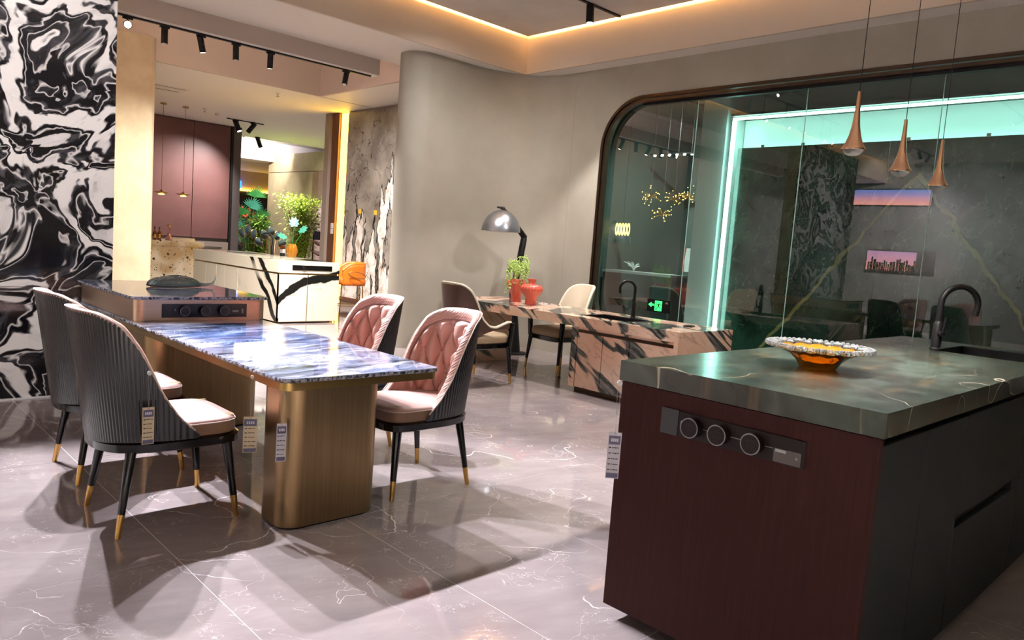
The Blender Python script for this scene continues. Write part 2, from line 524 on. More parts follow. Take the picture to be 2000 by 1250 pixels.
M_green_sign = M_emit('green_sign_light', '#2bff5a', 2.2)

def thin_glass(name, tint, refl=1.0, rough=0.0):
    m = bpy.data.materials.new(name); m.use_nodes = True
    nt = m.node_tree; nt.nodes.clear()
    o = nt.nodes.new('ShaderNodeOutputMaterial'); t = nt.nodes.new('ShaderNodeBsdfTransparent'); g = nt.nodes.new('ShaderNodeBsdfGlossy')
    x = nt.nodes.new('ShaderNodeMixShader'); fr = nt.nodes.new('ShaderNodeFresnel')
    t.inputs[0].default_value = lin(tint); g.inputs['Roughness'].default_value = rough
    fr.inputs[0].default_value = 1.5
    ml = nt.nodes.new('ShaderNodeMath'); ml.operation = 'MULTIPLY'; ml.inputs[1].default_value = refl; ml.use_clamp = True
    nt.links.new(fr.outputs[0], ml.inputs[0]); nt.links.new(ml.outputs[0], x.inputs[0])
    nt.links.new(t.outputs[0], x.inputs[1]); nt.links.new(g.outputs[0], x.inputs[2]); nt.links.new(x.outputs[0], o.inputs[0])
    return m
M_pane = thin_glass('showroom_glass', '#d2e8e0', 1.9)
# ================================================================ the setting
def pix(p):
    q = cam.matrix_world.inverted() @ Vector(p)
    if q.z > -.05: return None
    return (1000 + FPX * q.x / -q.z, 625 - FPX * q.y / -q.z)
def in_view(pts, mg=60):
    ps = [pix(p) for p in pts]
    ps = [p for p in ps if p]
    if not ps: return False
    return max(p[0] for p in ps) > -mg and min(p[0] for p in ps) < 2000 + mg and max(p[1] for p in ps) > -mg and min(p[1] for p in ps) < 1250 + mg

floor = struct(BX(-5.5, 15, -3.5, 28.2, -.12, -.0008).build('floor', M_grout), 'polished brown marble floor of large tiles with white veins', 'floor')
tile_me = None
for k in range(-8, 14):
    for m in range(-4, 11):
        x0, y0 = 1.12 + .81 * k, 3.08 + 1.6 * m
        if not in_view([(x0, y0, 0), (x0 + .81, y0, 0), (x0, y0 + 1.6, 0), (x0 + .81, y0 + 1.6, 0)]): continue
        if tile_me is None:
            o = BX(.0015, .8085, .0015, 1.5985, -.012, 0).build('floor_tile', M_floor, floor); tile_me = o.data
        else:
            o = bpy.data.objects.new('floor_tile', tile_me); COL.objects.link(o); o.parent = floor
        o.location = (x0, y0, 0)

def S_box(name, lab, m, *b, cat='wall'):
    return struct(BX(*b).build(name, m), lab, cat)

# ceilings
S_box('ceiling', 'grey microcement ceiling over the dining room', M_ceil, -5.3, 7.02, -3.4, 7.35, 4.18, 4.23, cat='ceiling')
S_box('ceiling_void', 'white slab above the warm lit ceiling gap', M_soffit, -5.4, 7.6, -3.5, 7.7, 4.42, 4.47, cat='ceiling')
S_box('trim_1', 'cream fascia of the ceiling cove above the glass wall', M_fascia, 7.12, 7.16, -3.4, 7.49, 3.72, 4.42, cat='trim')
S_box('trim_2', 'cream fascia of the ceiling cove over the opening', M_fascia, -5.3, 7.12, 7.45, 7.49, 3.72, 4.42, cat='trim')
S_box('trim_3', 'narrow white soffit strip along the glass wall', M_soffit, 7.16, 7.6, -3.4, 7.49, 3.72, 3.76, cat='trim')
S_box('ceiling_lower', 'white lowered ceiling in front of the track beam', M_soffit, -5.3, 7.6, 7.49, 8.63, 3.72, 3.78, cat='ceiling')
led1 = BX(6.955, 6.985, -3.2, 7.3, 4.235, 4.25).build('trim_4', M_ledwarm); struct(led1, 'warm light strip hidden above the ceiling edge by the glass wall', 'light strip')
led2 = BX(-5.0, 6.95, 7.285, 7.315, 4.235, 4.25).build('trim_5', M_ledwarm); struct(led2, 'warm light strip hidden above the ceiling edge over the opening', 'light strip')
# track beam and recess behind it
S_box('trim_6', 'taupe ceiling beam that carries the long track', M_beam, -2.0, 5.58, 8.63, 8.80, 3.52, 4.7, cat='beam')
S_box('trim_7', 'white underside board of the taupe ceiling beam', M_soffit, -2.0, 5.58, 8.63, 8.80, 3.512, 3.5195, cat='trim')
S_box('ceiling_recess', 'raised ceiling of the recess behind the beam', M_rose, -2.0, 6.6, 8.80, 11.95, 4.7, 4.75, cat='ceiling')
struct(BX(-1.8, 5.5, 8.83, 8.87, 3.95, 3.965).build('recess_fill_strip', M_emit('recess_fill_glow', '#ffdcc0', 46)), 'added fill light strip hidden behind the top of the beam', 'light strip')  # invented glowing strip, added to brighten the recess faces evenly
S_box('wall_recess_far', 'taupe face at the far side of the ceiling recess', M_beam, -2.0, 6.49, 11.85, 11.9, 3.721, 4.7)
S_box('wall_recess_side', 'rose grey face at the right side of the ceiling recess', M_rose, 6.49, 6.54, 8.63, 11.85, 3.721, 4.7)
M_soffit2 = mat('bright_white_ceiling_paint', '#f1efeb', .6)
S_box('ceiling_kitchen', 'white ceiling of the rear showroom', M_soffit2, -2.0, 15, 11.9, 19.0, 3.72, 3.78, cat='ceiling')
S_box('ceiling_side', 'white ceiling beside the grey marble panel', M_soffit2, 6.54, 15, 8.64, 11.85, 3.72, 3.78, cat='ceiling')
S_box('ceiling_far_recess', 'raised blue grey ceiling of the farthest hall', M_soffit, 4, 15, 19.0, 22.6, 4.1, 4.15, cat='ceiling')
S_box('wall_far_recess', 'blue grey face of the farthest ceiling recess', mat('blue_grey_paint', '#a9a5ab', .7), 4, 15, 22.6, 22.65, 3.5, 4.1)
S_box('ceiling_far', 'white ceiling at the far end', M_soffit, 4, 15, 22.65, 28.2, 3.5, 3.56, cat='ceiling')

# black and white marble wall
wm = S_box('wall_marble', 'tall wall clad in black and white swirled marble', M_conc, -.8, 1.783, 6.44, 6.66, 0, 3.7)
a = BX(-.8, 1.783, 6.42, 6.44, .845, 3.7).build('marble_slab', M_bw, wm)
b = BX(-.8, 1.783, 6.42, 6.44, .012, .841).build('marble_slab', M_bw, wm)
S_box('baseboard_left', 'thin pale skirting line under the marble wall', M_whiteplastic, -.8, 1.783, 6.405, 6.44, 0, .011, cat='baseboard')
# concrete pillar
struct(MB().prism(rrect(2.95, 3.76, 11.62, 12.2, .07), 0, 4.0).build('wall_pillar', M_conc, smooth=40), 'square beige concrete pillar with rounded corners', 'pillar')
# enclosing walls that only show as reflections
wl = S_box('wall_left', 'plain grey wall behind the camera seen as reflection', M_greywall, -5.5, -5.3, -3.5, 9.9, 0, 4.45)
S_box('wall_behind', 'taupe wall behind the viewpoint', M_taupe, -5.4, 14.8, -3.6, -3.4, 0, 4.45)
S_box('wall_rear_left', 'grey wall behind the marble slab wall', M_greywall, -5.4, 1.6, 9.9, 10.1, 0, 4.0)

# wall with the great rounded glass window
def rounded_hole_wall(name, m, x0, x1, outer, hole, r):
    bm = bmesh.new()
    def loop(pts, x):
        vs = [bm.verts.new((x, p[0], p[1])) for p in pts]
        es = [bm.edges.new((vs[i], vs[(i + 1) % len(vs)])) for i in range(len(vs))]
        return vs, es
    y0, y1, z0, z1 = outer
    op = [(y0, z0), (y1, z0), (y1, z1), (y0, z1)]
    hp = rrect(*hole, r, 14)
    for x in (x0, x1):
        v1, e1 = loop(op, x); v2, e2 = loop(hp, x)
        bmesh.ops.triangle_fill(bm, edges=e1 + e2, use_beauty=True)
        if x == x0: A, Bv = v1, v2
        else:
            for i in range(len(v2)):
                j = (i + 1) % len(v2); bm.faces.new((Bv[i], Bv[j], v2[j], v2[i]))
            for i in range(4):
                j = (i + 1) % 4; bm.faces.new((A[i], A[j], v1[j], v1[i]))
    bmesh.ops.recalc_face_normals(bm, faces=bm.faces)
    me = bpy.data.meshes.new(name); bm.to_mesh(me); bm.free()
    me.materials.append(m)
    o = bpy.data.objects.new(name, me); COL.objects.link(o)
    return o
HOLE = (-1.6, 6.25, .30, 3.33)
struct(rounded_hole_wall('wall_right', M_taupe, 7.40, 7.58, (-3.4, 6.75, 0, 3.72), HOLE, .62), 'taupe wall around the large rounded glass window', 'wall')
win = struct(bpy.data.objects.new('window_1', None), 'large rounded glass window of tall panes in a dark bronze frame', 'window'); COL.objects.link(win)
fr = MB()
for d, xa, xb in ((0, 7.385, 7.43), (.045, 7.40, 7.47)):
    o_ = rrect(HOLE[0] + d - .001, HOLE[1] - d + .001, HOLE[2] + d - .001, HOLE[3] - d + .001, .62 - d, 14)
    i_ = rrect(HOLE[0] + d + .035, HOLE[1] - d - .035, HOLE[2] + d + .035, HOLE[3] - d - .035, .585 - d, 14)
    fr.loft([[(xa, *p) for p in o_], [(xa, *p) for p in i_], [(xb, *p) for p in i_], [(xb, *p) for p in o_], [(xa, *p) for p in o_]], False, False)
fr.build('window_frame', M_frame, win, smooth=40)
hp = rrect(HOLE[0] + .05, HOLE[1] - .05, HOLE[2] + .05, HOLE[3] - .05, .57, 14)
ys = [6.2, 4.93, 3.635, 2.36, 1.08, -.2, -1.55]
for i in range(len(ys) - 1):
    hi, lo = ys[i] - (.002 if i else 0), ys[i + 1] + .002
    pts = [p for p in hp if lo <= p[0] <= hi]
    zt, zb_ = HOLE[3] - .05, HOLE[2] + .05
    poly = []
    if i == 0:
        top = sorted([p for p in pts if p[1] > 1.8], key=lambda p: p[0]); bot = sorted([p for p in pts if p[1] <= 1.8], key=lambda p: p[0])
        poly = [(lo, zb_)] + bot + top[::-1] + [(lo, zt)]
    elif i == len(ys) - 2:
        top = sorted([p for p in pts if p[1] > 1.8], key=lambda p: p[0]); bot = sorted([p for p in pts if p[1] <= 1.8], key=lambda p: p[0])
        poly = bot + [(hi, zb_), (hi, zt)] + top[::-1]
    else:
        poly = [(lo, zb_), (hi, zb_), (hi, zt), (lo, zt)]
    MB().add([(7.50, *p) for p in poly], [tuple(range(len(poly)))]).build('glass_pane', M_pane, win)
    if i: BX(7.494, 7.506, ys[i] - .0025, ys[i] + .0025, zb_, zt).build('pane_edge', mat('pane_edge_green%d' % i, '#a9cfc4', .2), win)
BX(7.47, 7.53, -.95, 5.7, 3.225, 3.275).build('head_channel', M_blackmatte, win)

# curved taupe wall with rounded nose
cw = [(7.58, 6.752), (7.40, 6.752), (7.40, 6.95)]
for k in range(0, 13):
    t = k / 12
    p0, p1, p2 = (7.40, 7.00), (7.28, 7.66), (6.35, 7.69)
    cw.append(tuple((1 - t) ** 2 * p0[i] + 2 * t * (1 - t) * p1[i] + t * t * p2[i] for i in (0, 1)))
cw += [(6.1, 7.69), (5.75, 7.69)]
for k in range(1, 13):
    a = -PI / 2 - k * PI / 12
    cw.append((5.75 + .26 * math.cos(a), 7.95 + .26 * math.sin(a)))
cw += [(5.75, 8.21), (7.58, 8.21)]
struct(MB().prism(cw[::-1], 0, 3.72).build('wall_curved', M_taupe, smooth=30), 'curved taupe wall with a rounded end beside the opening', 'wall')

# grey marble feature panel, its glowing edge and walnut end column
wp = S_box('wall_stone', 'wall clad in grey marble with white flame veins', M_warmgrey, 7.59, 8.2, 8.22, 12.68, 0, 3.72)
BX(7.565, 7.59, 11.62, 12.67, .2, 3.68).build('stone_slab', M_panel, wp)
BX(7.565, 7.59, 9.2, 11.616, .2, 3.68).build('stone_slab', M_panel, wp)
BX(7.555, 7.59, 9.2, 12.68, .13, .2).build('plinth_rail', M_brownpanel, wp)
BX(7.61, 8.2, 12.68, 13.0, 0, 3.72).build('light_channel_back', M_soffit, wp)
BX(7.60, 7.61, 12.74, 12.97, .15, 3.70).build('light_strip', M_ledyellow, wp)
BX(7.56, 8.2, 13.0, 13.25, 0, 3.72).build('walnut_end', M_brownpanel, wp)
BX(7.50, 8.2, 13.25, 13.42, 0, 3.72).build('grey_end', M_warmgrey, wp)
BX(7.553, 7.56, 13.03, 13.13, 1.50, 1.60).build('switch_plate', M_whiteplastic, wp)
BX(7.553, 7.56, 13.03, 13.13, 1.39, 1.49).build('switch_plate', M_whiteplastic, wp)
BX(7.555, 7.565, 12.06, 12.14, 1.80, 1.88).build('yellow_socket', M_yellow, wp)
BX(7.555, 7.565, 11.545, 11.625, 1.79, 1.87).build('yellow_socket', M_yellow, wp)

# mauve kitchen wall
mw = S_box('wall_mauve', 'mauve lacquered kitchen wall panels behind the speckled counter', M_darkgrey, 2.5, 7.37, 17.6, 17.8, 0, 3.72)
for xa, xb in ((2.6, 4.6), (4.605, 6.515), (6.52, 7.36)):
    BX(xa, xb, 17.55 if xb != 6.515 else 17.565, 17.6, 1.08, 3.70).build('mauve_panel', M_purple, mw)
BX(2.6, 7.36, 17.5, 17.6, .1, 1.0).build('lower_front', M_warmgrey, mw)
BX(7.37, 7.42, 17.52, 17.8, 0, 3.72).build('dark_edge', M_toe, mw)
BX(7.42, 7.60, 17.50, 17.8, 0, 3.72).build('grey_gable', M_darkgrey, mw)

# beige far wall with a pink lit doorway
wb = S_box('wall_beige', 'beige wall with a doorway in the farthest hall', M_conc, 10.9, 11.1, 20.12, 22.97, 0, 3.16)
BX(10.9, 11.1, 17.0, 22.97, 3.18, 3.72).build('upper_panel', M_conc, wb)
BX(11.1, 12.6, 20.15, 20.2, 0, 3.2).build('door_reveal', M_rose, wb)
BX(12.6, 12.7, 16.5, 20.2, 0, 3.6).build('lit_back', M_rose, wb)
wf = S_box('wall_far', 'dark navy panelled wall at the far end', mat('navy_panel', '#2a2733', .4), 5, 15, 27.6, 27.8, 0, 2.74)
BX(5, 15, 27.62, 27.8, 2.80, 4.1).build('upper_wall', M_beam, wf)
BX(5, 15, 27.55, 27.6, 2.74, 2.80).build('light_strip', M_ledyellow, wf)
BX(11.6, 12.0, 27.5, 27.55, 2.83, 3.1).build('blue_screen', M_emit('blue_screen', '#2a6cff', 2.5), wf)
S_box('wall_east', 'taupe end wall of the rear showroom', M_taupe, 14.8, 15, -3.6, 28.2, 0, 4.45)
S_box('wall_west', 'grey side wall of the rear kitchen', M_greywall, 1.6, 1.8, 8.8, 28, 0, 4.0)

# room behind the glass
S_box('ceiling_gallery', 'dark ceiling of the room behind the glass', mat('gallery_ceiling', '#4f5a57', .7), 7.58, 14.8, -3.4, 8.2, 3.9, 3.95, cat='ceiling')
wg = S_box('wall_gallery', 'dark green marble display wall behind the glass', M_greywall, 9.5, 9.6, -3.4, 5.40, 0, 3.9)
for ya, yb in ((3.40, 5.36), (1.6, 3.395), (-.3, 1.595), (-2.4, -.305)):
    BX(9.2, 9.225, ya, yb, .05, 2.94).build('green_slab', M_green, wg)
for yy in (5.0, 4.45, 3.2, 2.4):
    BX(9.19, 9.21, yy - .02, yy + .02, 2.93, 2.97).build('slab_clip', M_chrome, wg)
BX(9.40, 9.5, -3.4, 5.40, 2.7, 3.34).build('header_board', M_whiteplastic, wg)
BX(9.28, 9.32, -3.2, 5.30, 2.86, 2.88).build('header_light', M_ledteal, wg)
BX(9.08, 9.12, -3.2, 5.40, 3.30, 3.325).build('light_strip', M_ledteal, wg)
BX(9.08, 9.12, 5.37, 5.41, .05, 3.325).build('light_strip', M_ledteal, wg)
BX(9.12, 9.5, 5.41, 5.43, .0, 3.34).build('side_return', M_whiteplastic, wg)
BX(9.05, 9.5, -3.3, 5.42, 3.345, 3.375).build('led_shade_board', M_darkgrey, wg)  # added board that keeps the teal strip's light off the gallery ceiling
wt = S_box('wall_teal', 'pale column catching teal light behind the glass', M_whiteplastic, 9.12, 9.6, 5.52, 5.90, 0, 3.9)
S_box('wall_gallery_back', 'dark grey green wall deep behind the glass', mat('grey_green_paint', '#55625d', .6), 12.5, 12.6, 5.4, 9.0, 0, 3.9)
S_box('wall_gallery_side', 'dark side wall of the room behind the glass', mat('dark_teal_paint', '#3d4c49', .6), 7.58, 12.5, 8.22, 8.3, 0, 3.9)
# ================================================================ track lights (each carries its own lamp)
def lamp_spot(parent, loc, tgt, power, size, col, blend=.25, rad=.025):
    ld = bpy.data.lights.new('lamp_light', 'SPOT'); ld.energy = power; ld.spot_size = math.radians(size); ld.spot_blend = blend
    ld.shadow_soft_size = rad; ld.color = col
    lo = bpy.data.objects.new('lamp_light', ld); COL.objects.link(lo); lo.parent = parent
    d = (Vector(tgt) - Vector(loc)).normalized()
    pl = parent.location if parent else Vector((0, 0, 0))
    lo.location = Vector(loc) - pl
    lo.rotation_euler = d.to_track_quat('-Z', 'Y').to_euler()
    return lo
NEUT, WARM, COOLW = (1, .93, .9), (1, .8, .58), (.93, .95, 1)
def spotlight(label, x, y, z, tgt, power, size=80, col=NEUT, L=.17, r=.034, group='black track spotlights', on=True, blend=.25, drop=0, glare=False):
    t = thing('track_spotlight', label, 'spotlight', (x, y, z), 0, group)
    d = (Vector(tgt) - Vector((x, y, z - .06 - drop))).normalized()
    BX(-.05, .05, -.014, .014, -.022, 0).build('adapter', M_blackmatte, t)
    D_ = Vector((0, 0, -drop))
    MB().tube([(0, 0, -.02), (0, 0, -.055 - drop)], .009, 8).build('stem', M_blackmatte, t)
    c0 = D_ + Vector((0, 0, -.075)) - d * L * .35; c1 = c0 + d * L
    MB().tube([c0, c0 + d * L * .5], r, 20).build('body', M_blackmatte, t, smooth=40)
    MB().tube([c0 + d * (L * .5 + .003), c1], r, 20).build('snoot', M_blackmatte, t, smooth=40)
    MB().tube([c1 + d * .0005, c1 + d * .003], r * .78, 20).build('lens', M_glare if glare else (M_ledwhite if on else M_shadein), t, smooth=40)
    if power: lamp_spot(t, Vector((x, y, z)) + c1 + d * .012, tgt, power, size, col, blend)
    return t
def track(name_label, x0, x1, y, z, axis='x', w=.035):
    b = BX(x0, x1, y - w / 2, y + w / 2, z - .018, z) if axis == 'x' else BX(y - w / 2, y + w / 2, x0, x1, z - .018, z)
    return tagp(b.build('ceiling_track', M_blackmatte), name_label, 'track')
# beam track over the opening
track('long black lighting track under the taupe beam', .6, 5.50, 8.715, 3.512)
bz = 3.494
spotlight('glaring spotlight on the beam track beside the marble wall', 2.52, 8.715, bz, (.3, .6, 1.4), 60, 60, WARM, glare=True, r=.042)
spotlight('dark unlit spotlight on the beam track above the pillar', 2.89, 8.715, bz, (2.86, 8.6, 0), 0, on=False)
spotlight('tilted lit spotlight, third from the marble wall on the beam track', 3.28, 8.715, bz, (4.1, 9.3, 1.0), 260, 100, blend=.9)
spotlight('upright spotlight, fourth from the marble wall on the beam track', 3.68, 8.715, bz, (3.68, 8.5, 0), 220, 110, on=False, blend=.9)
spotlight('upright lit spotlight, fifth from the marble wall on the beam track', 4.10, 8.715, bz, (4.6, 9.8, .3), 180, 90, blend=.9)
spotlight('last spotlight tilted left near the end of the beam track', 5.13, 8.715, bz, (4.6, 8.3, 1.5), 200, 100, on=False, blend=.9)
# room tracks
track('black lighting track on the grey ceiling near the cove corner', 3.2, 7.0, 5.79, 4.18)
tz = 4.162
spotlight('lit spotlight on the grey ceiling near the cove corner', 6.47, 5.79, tz, (6.25, 5.4, .6), 210, 95, NEUT, L=.2, r=.045)
spotlight('added fill spotlight on the grey ceiling aimed at the curved wall', 4.6, 5.79, tz, (6.0, 7.7, 1.6), 130, 90, blend=1)  # this and the next two lamps are added to lift walls and table
spotlight('added fill spotlight on the grey ceiling above the vases table', 5.3, 5.79, tz, (5.3, 4.9, 0), 170, 90, blend=.8)
spotlight('added fill spotlight on the grey ceiling washing the wall beside the glass', 3.9, 5.79, tz, (7.4, 6.9, 1.9), 110, 60, blend=1)
track('black lighting track on the ceiling above the dining table', .6, 4.2, 6.3, 4.18)
for xx, tg, lab in ((.95, (.75, 3.2, 0), 'first track spotlight from the left above the dining chairs'), (1.30, (.95, 3.3, 0), 'second track spotlight from the left above the dining chairs'), (2.14, (2.25, 2.3, 0), 'third track spotlight from the left above the dining table'), (2.72, (2.55, 2.3, 0), 'fourth track spotlight from the left above the dining table'), (3.5, (3.6, 3.2, 0), 'rightmost track spotlight above the dining table')):
    spotlight(lab, xx, 6.3, tz, tg, 620 if xx < 3 else 270, 46 if xx < 3 else 60, (.91, .91, 1.0), blend=.45, drop=.25)
track('added unseen lighting track on the ceiling in front of the marble wall', -.6, 2.4, 3.4, 4.18)  # track and its lamp added out of view to light the marble
spotlight('added unseen spotlight aimed at the upper marble wall', .3, 3.4, tz, (.9, 6.4, 2.0), 260, 60, blend=.8)
track('added unseen lighting track on the ceiling above the green island', 2.4, 6.6, 2.3, 4.18)  # track and both lamps are unseen additions, general fill over the worktops
spotlight('added fill spotlight over the left end of the green island', 3.4, 2.3, tz, (3.9, 1.4, 1.0), 120, 50, blend=.9)
spotlight('added fill spotlight over the pink sink table end', 5.3, 2.3, tz, (5.9, 4.6, .7), 190, 110, blend=.8)
track('added unseen lighting track on the ceiling behind the viewpoint', -4.0, 6.0, -1.4, 4.18)  # track and lamps added out of view, floor bounce for room ambient
for i_, (xx, lab) in enumerate(((-4.0, 'added bounce spotlight behind the viewpoint, far left'), (-2.4, 'added bounce spotlight behind the viewpoint, left of centre'), (-.8, 'added bounce spotlight behind the viewpoint, right of centre'), (.8, 'added bounce spotlight behind the viewpoint, far right'))):
    spotlight(lab, xx, -1.4, tz, (xx, -1.45, 0), 950, 62, blend=.6)
track('added unseen lighting track on the ceiling along the left wall', -4.0, -2.6, 6.0, 4.18)  # track and lamps added so the left wall reads in the glass reflection
spotlight('added fill spotlight washing the left wall, nearer', -3.0, 6.0, tz, (-5.2, 5.6, 1.6), 900, 120, blend=1)
spotlight('added fill spotlight washing the left wall, farther', -3.6, 6.0, tz, (-5.2, 8.0, 1.6), 900, 120, blend=1)
track('added lighting track in the room behind the glass', 8.0, 12.0, 6.9, 3.9)  # track and lamp added to brighten the dark room behind the glass
spotlight('added fill spotlight behind the glass near the chandeliers', 9.2, 6.9, 3.88, (11.5, 7.0, 1.2), 500, 120, (.85, 1, .95), blend=1)
# rear showroom
track('short black lighting track on the white kitchen ceiling', 6.74, 7.57, 16.3, 3.72)
spotlight('lit spotlight angled right on the short kitchen track', 6.95, 16.3, 3.702, (7.9, 15.2, .6), 272, 110, NEUT, L=.26, r=.055, blend=1)
spotlight('spotlight angled left on the short kitchen track', 7.32, 16.3, 3.702, (6.2, 17.3, 1.7), 300, 100, NEUT, L=.26, r=.05, on=False, blend=1)
spotlight('lone black spotlight on the far recess ceiling', 8.58, 18.75, 3.72, (9.5, 18.2, .9), 768, 90, NEUT, L=.3, r=.055, on=False, blend=1)
track('added lighting track hidden in the ceiling recess', 2.2, 5.45, 9.05, 4.02)  # track and its lamps added out of sight to fill the rear showroom
rz_ = 4.0
spotlight('added hidden spotlight in the recess aimed at the concrete pillar', 3.2, 9.05, rz_, (3.4, 11.6, 1.6), 190, 62, (1, .92, .75), blend=.9, drop=.2)
spotlight('added hidden spotlight in the recess aimed at the white island', 4.8, 9.05, rz_, (5.2, 10.6, .6), 340, 100, NEUT, blend=.9, drop=.2)
spotlight('added hidden spotlight in the recess aimed at the grey marble panel', 5.3, 9.05, rz_, (7.57, 11.9, 1.5), 520, 62, NEUT, blend=1, drop=.2)
spotlight('added hidden spotlight in the recess washing the rear floor', 5.15, 9.05, rz_, (6.4, 9.9, 0), 270, 110, NEUT, blend=1, drop=.2)
spotlight('added hidden spotlight in the recess aimed at the kitchen floor', 4.2, 9.05, rz_, (4.4, 12.6, 0), 420, 80, NEUT, blend=1, drop=.2)
track('added lighting track on the ceiling of the farthest hall', 8.2, 10.6, 20.6, 4.1)  # track and the three lamps on it are added fill for the hall
spotlight('added fill spotlight aimed at the yellow green bamboo', 8.6, 20.6, 4.08, (9.7, 18.4, 1.2), 260, 110, (1, .92, .72), blend=.8)
spotlight('added fill spotlight aimed at the far palms', 9.0, 20.6, 4.08, (10.0, 22.8, 1.4), 240, 110, (1, .95, .85), blend=.8)
spotlight('added fill spotlight aimed at the far end wall', 9.9, 20.6, 4.08, (12.2, 27.4, 2.9), 420, 90, (1, .9, .82), blend=1)
spotlight('track spotlight lighting the pink doorway', 11.9, 19.2, 3.5, (12.5, 19.3, 1.5), 170, 120, (1, .8, .85))
# ================================================================ dining table
def wb(mb, name, m, root, parent=None, **k):
    l = root.location
    mb.v = [(p[0] - l.x, p[1] - l.y, p[2] - l.z) for p in mb.v]
    return mb.build(name, m, parent or root, **k)
def slab_edge(poly, z0, z1, out=.003, amp=.004, step=.012, seed=1):
    """thin rough ring around a slab"""
    rnd = random.Random(seed)
    pts = []
    n = len(poly)
    for i in range(n):
        a, b = Vector(poly[i]), Vector(poly[(i + 1) % n])
        k = max(1, int((b - a).length / step))
        for j in range(k): pts.append(a + (b - a) * j / k)
    N = len(pts)
    nor = []
    for i in range(N):
        t = pts[(i + 1) % N] - pts[i - 1]
        nor.append(Vector((t.y, -t.x)).normalized())
    rings = [[] for _ in range(4)]
    for i in range(N):
        e = out + rnd.uniform(-amp, amp) * .5
        zz = rnd.uniform(-amp, 0) * .6
        for r, (o_, z_) in enumerate(((0, z0 + .001), (e, z0 + .003), (e * .8, z1 - .004 + zz), (-.002, z1 + .0004))):
            q = pts[i] + nor[i] * o_
            rings[r].append((q.x, q.y, z_))
    return MB().loft(rings, False, False)
tb = thing('dining_table', 'long bronze dining table with blue granite top and raised bar end', 'table', (1.98, 4.7, 0))
P = rrect(1.53, 2.41, 3.0, 6.40, .05)
wb(MB().prism(P, .7225, .742), 'stone_top', M_blue, tb, bev=.002)
wb(slab_edge(P, .7225, .742), 'stone_edge', M_blue_edge, tb, smooth=60)
wb(MB().prism(rrect(1.535, 2.405, 3.005, 6.39, .05), .686, .722), 'edge_band', M_brassband, tb, smooth=40)
wb(MB().prism(rrect(1.592, 2.118, 3.072, 3.36, .095, 10), .012, .6855), 'pedestal', M_bronze, tb, smooth=40)
wb(MB().prism(rrect(1.605, 2.105, 3.085, 3.347, .09), 0, .0118), 'pedestal_foot', M_toe, tb)
wb(MB().prism(rrect(1.60, 2.37, 4.98, 6.30, .12, 10), .012, .6855), 'pedestal', M_bronze, tb, smooth=40)
wb(MB().prism(rrect(1.62, 2.35, 5.0, 6.28, .11), 0, .0118), 'pedestal_foot', M_toe, tb)
wb(MB().prism(rrect(1.55, 2.44, 5.09, 6.40, .06, 8), .7425, .8845), 'bar_body', M_bronzeh, tb, smooth=40)
P = rrect(1.525, 2.455, 5.075, 6.405, .05)
wb(MB().prism(P, .885, .905), 'bar_top', M_blue, tb, bev=.002)
wb(slab_edge(P, .885, .905, seed=3), 'bar_edge', M_blue_edge, tb, smooth=60)
M_ring = mat('grey_socket_ring', '#8a8a8c', .35, .6)
def socket_strip(root, O, U, V, L, Hh, socks, mp, rr=.034, cover=None):
    """a socket strip on a vertical face: O centre, U along, N=V outward"""
    O, U, N = Vector(O), Vector(U), Vector(V); Z = Vector((0, 0, 1))
    def bx(u0, u1, z0, z1, n0, n1):
        return MB().add([O + U * u + Z * z + N * n for n in (n0, n1) for z in (z0, z1) for u in (u0, u1)], [(0, 2, 3, 1), (4, 5, 7, 6), (0, 1, 5, 4), (2, 6, 7, 3), (0, 4, 6, 2), (1, 3, 7, 5)])
    p = wb(bx(-L / 2, L / 2, -Hh / 2, Hh / 2, 0, .006), 'socket_panel', mp, root, bev=.001)
    for s in socks:
        c = O + U * s
        k = wb(MB().tube([c + N * .006, c + N * .034], rr, 24), 'socket', mp, root, p, smooth=40)
        ring = [c + N * .0345 + (U * math.cos(a) + Z * math.sin(a)) * rr * .93 for a in [2 * PI * i / 24 for i in range(24)]]
        wb(MB().tube(ring, .0022, 6, closed=True), 'socket_ring', M_ring, root, p, smooth=60)
        h = MB()
        for du, dz in ((-.010, .010), (0, .011), (.010, .010), (-.008, -.009), (.008, -.009)):
            q = c + U * du + Z * dz
            h.add([q + U * a + Z * b + N * n for n in (.0335, .0348) for b in (-.0035, .0035) for a in (-.0013, .0013)], [(0, 2, 3, 1), (4, 5, 7, 6), (0, 1, 5, 4), (2, 6, 7, 3), (0, 4, 6, 2), (1, 3, 7, 5)])
        wb(h, 'socket_slots', M_toe, root, p)
    return p, bx
p, bx = socket_strip(tb, (2.002, 5.0895, .811), (1, 0, 0), (0, -1, 0), .575, .092, (-.149, -.013, .118), M_blackplastic)
wb(bx(.185, .228, -.012, .002, .006, .0075), 'rating_label', M_ring, tb, p)
wb(bx(.250, .262, -.020, .012, .006, .0075), 'usb_port', M_ring, tb, p)
wb(bx(-.208, -.200, -.002, .012, .006, .0075), 'power_light', M_ring, tb, p)

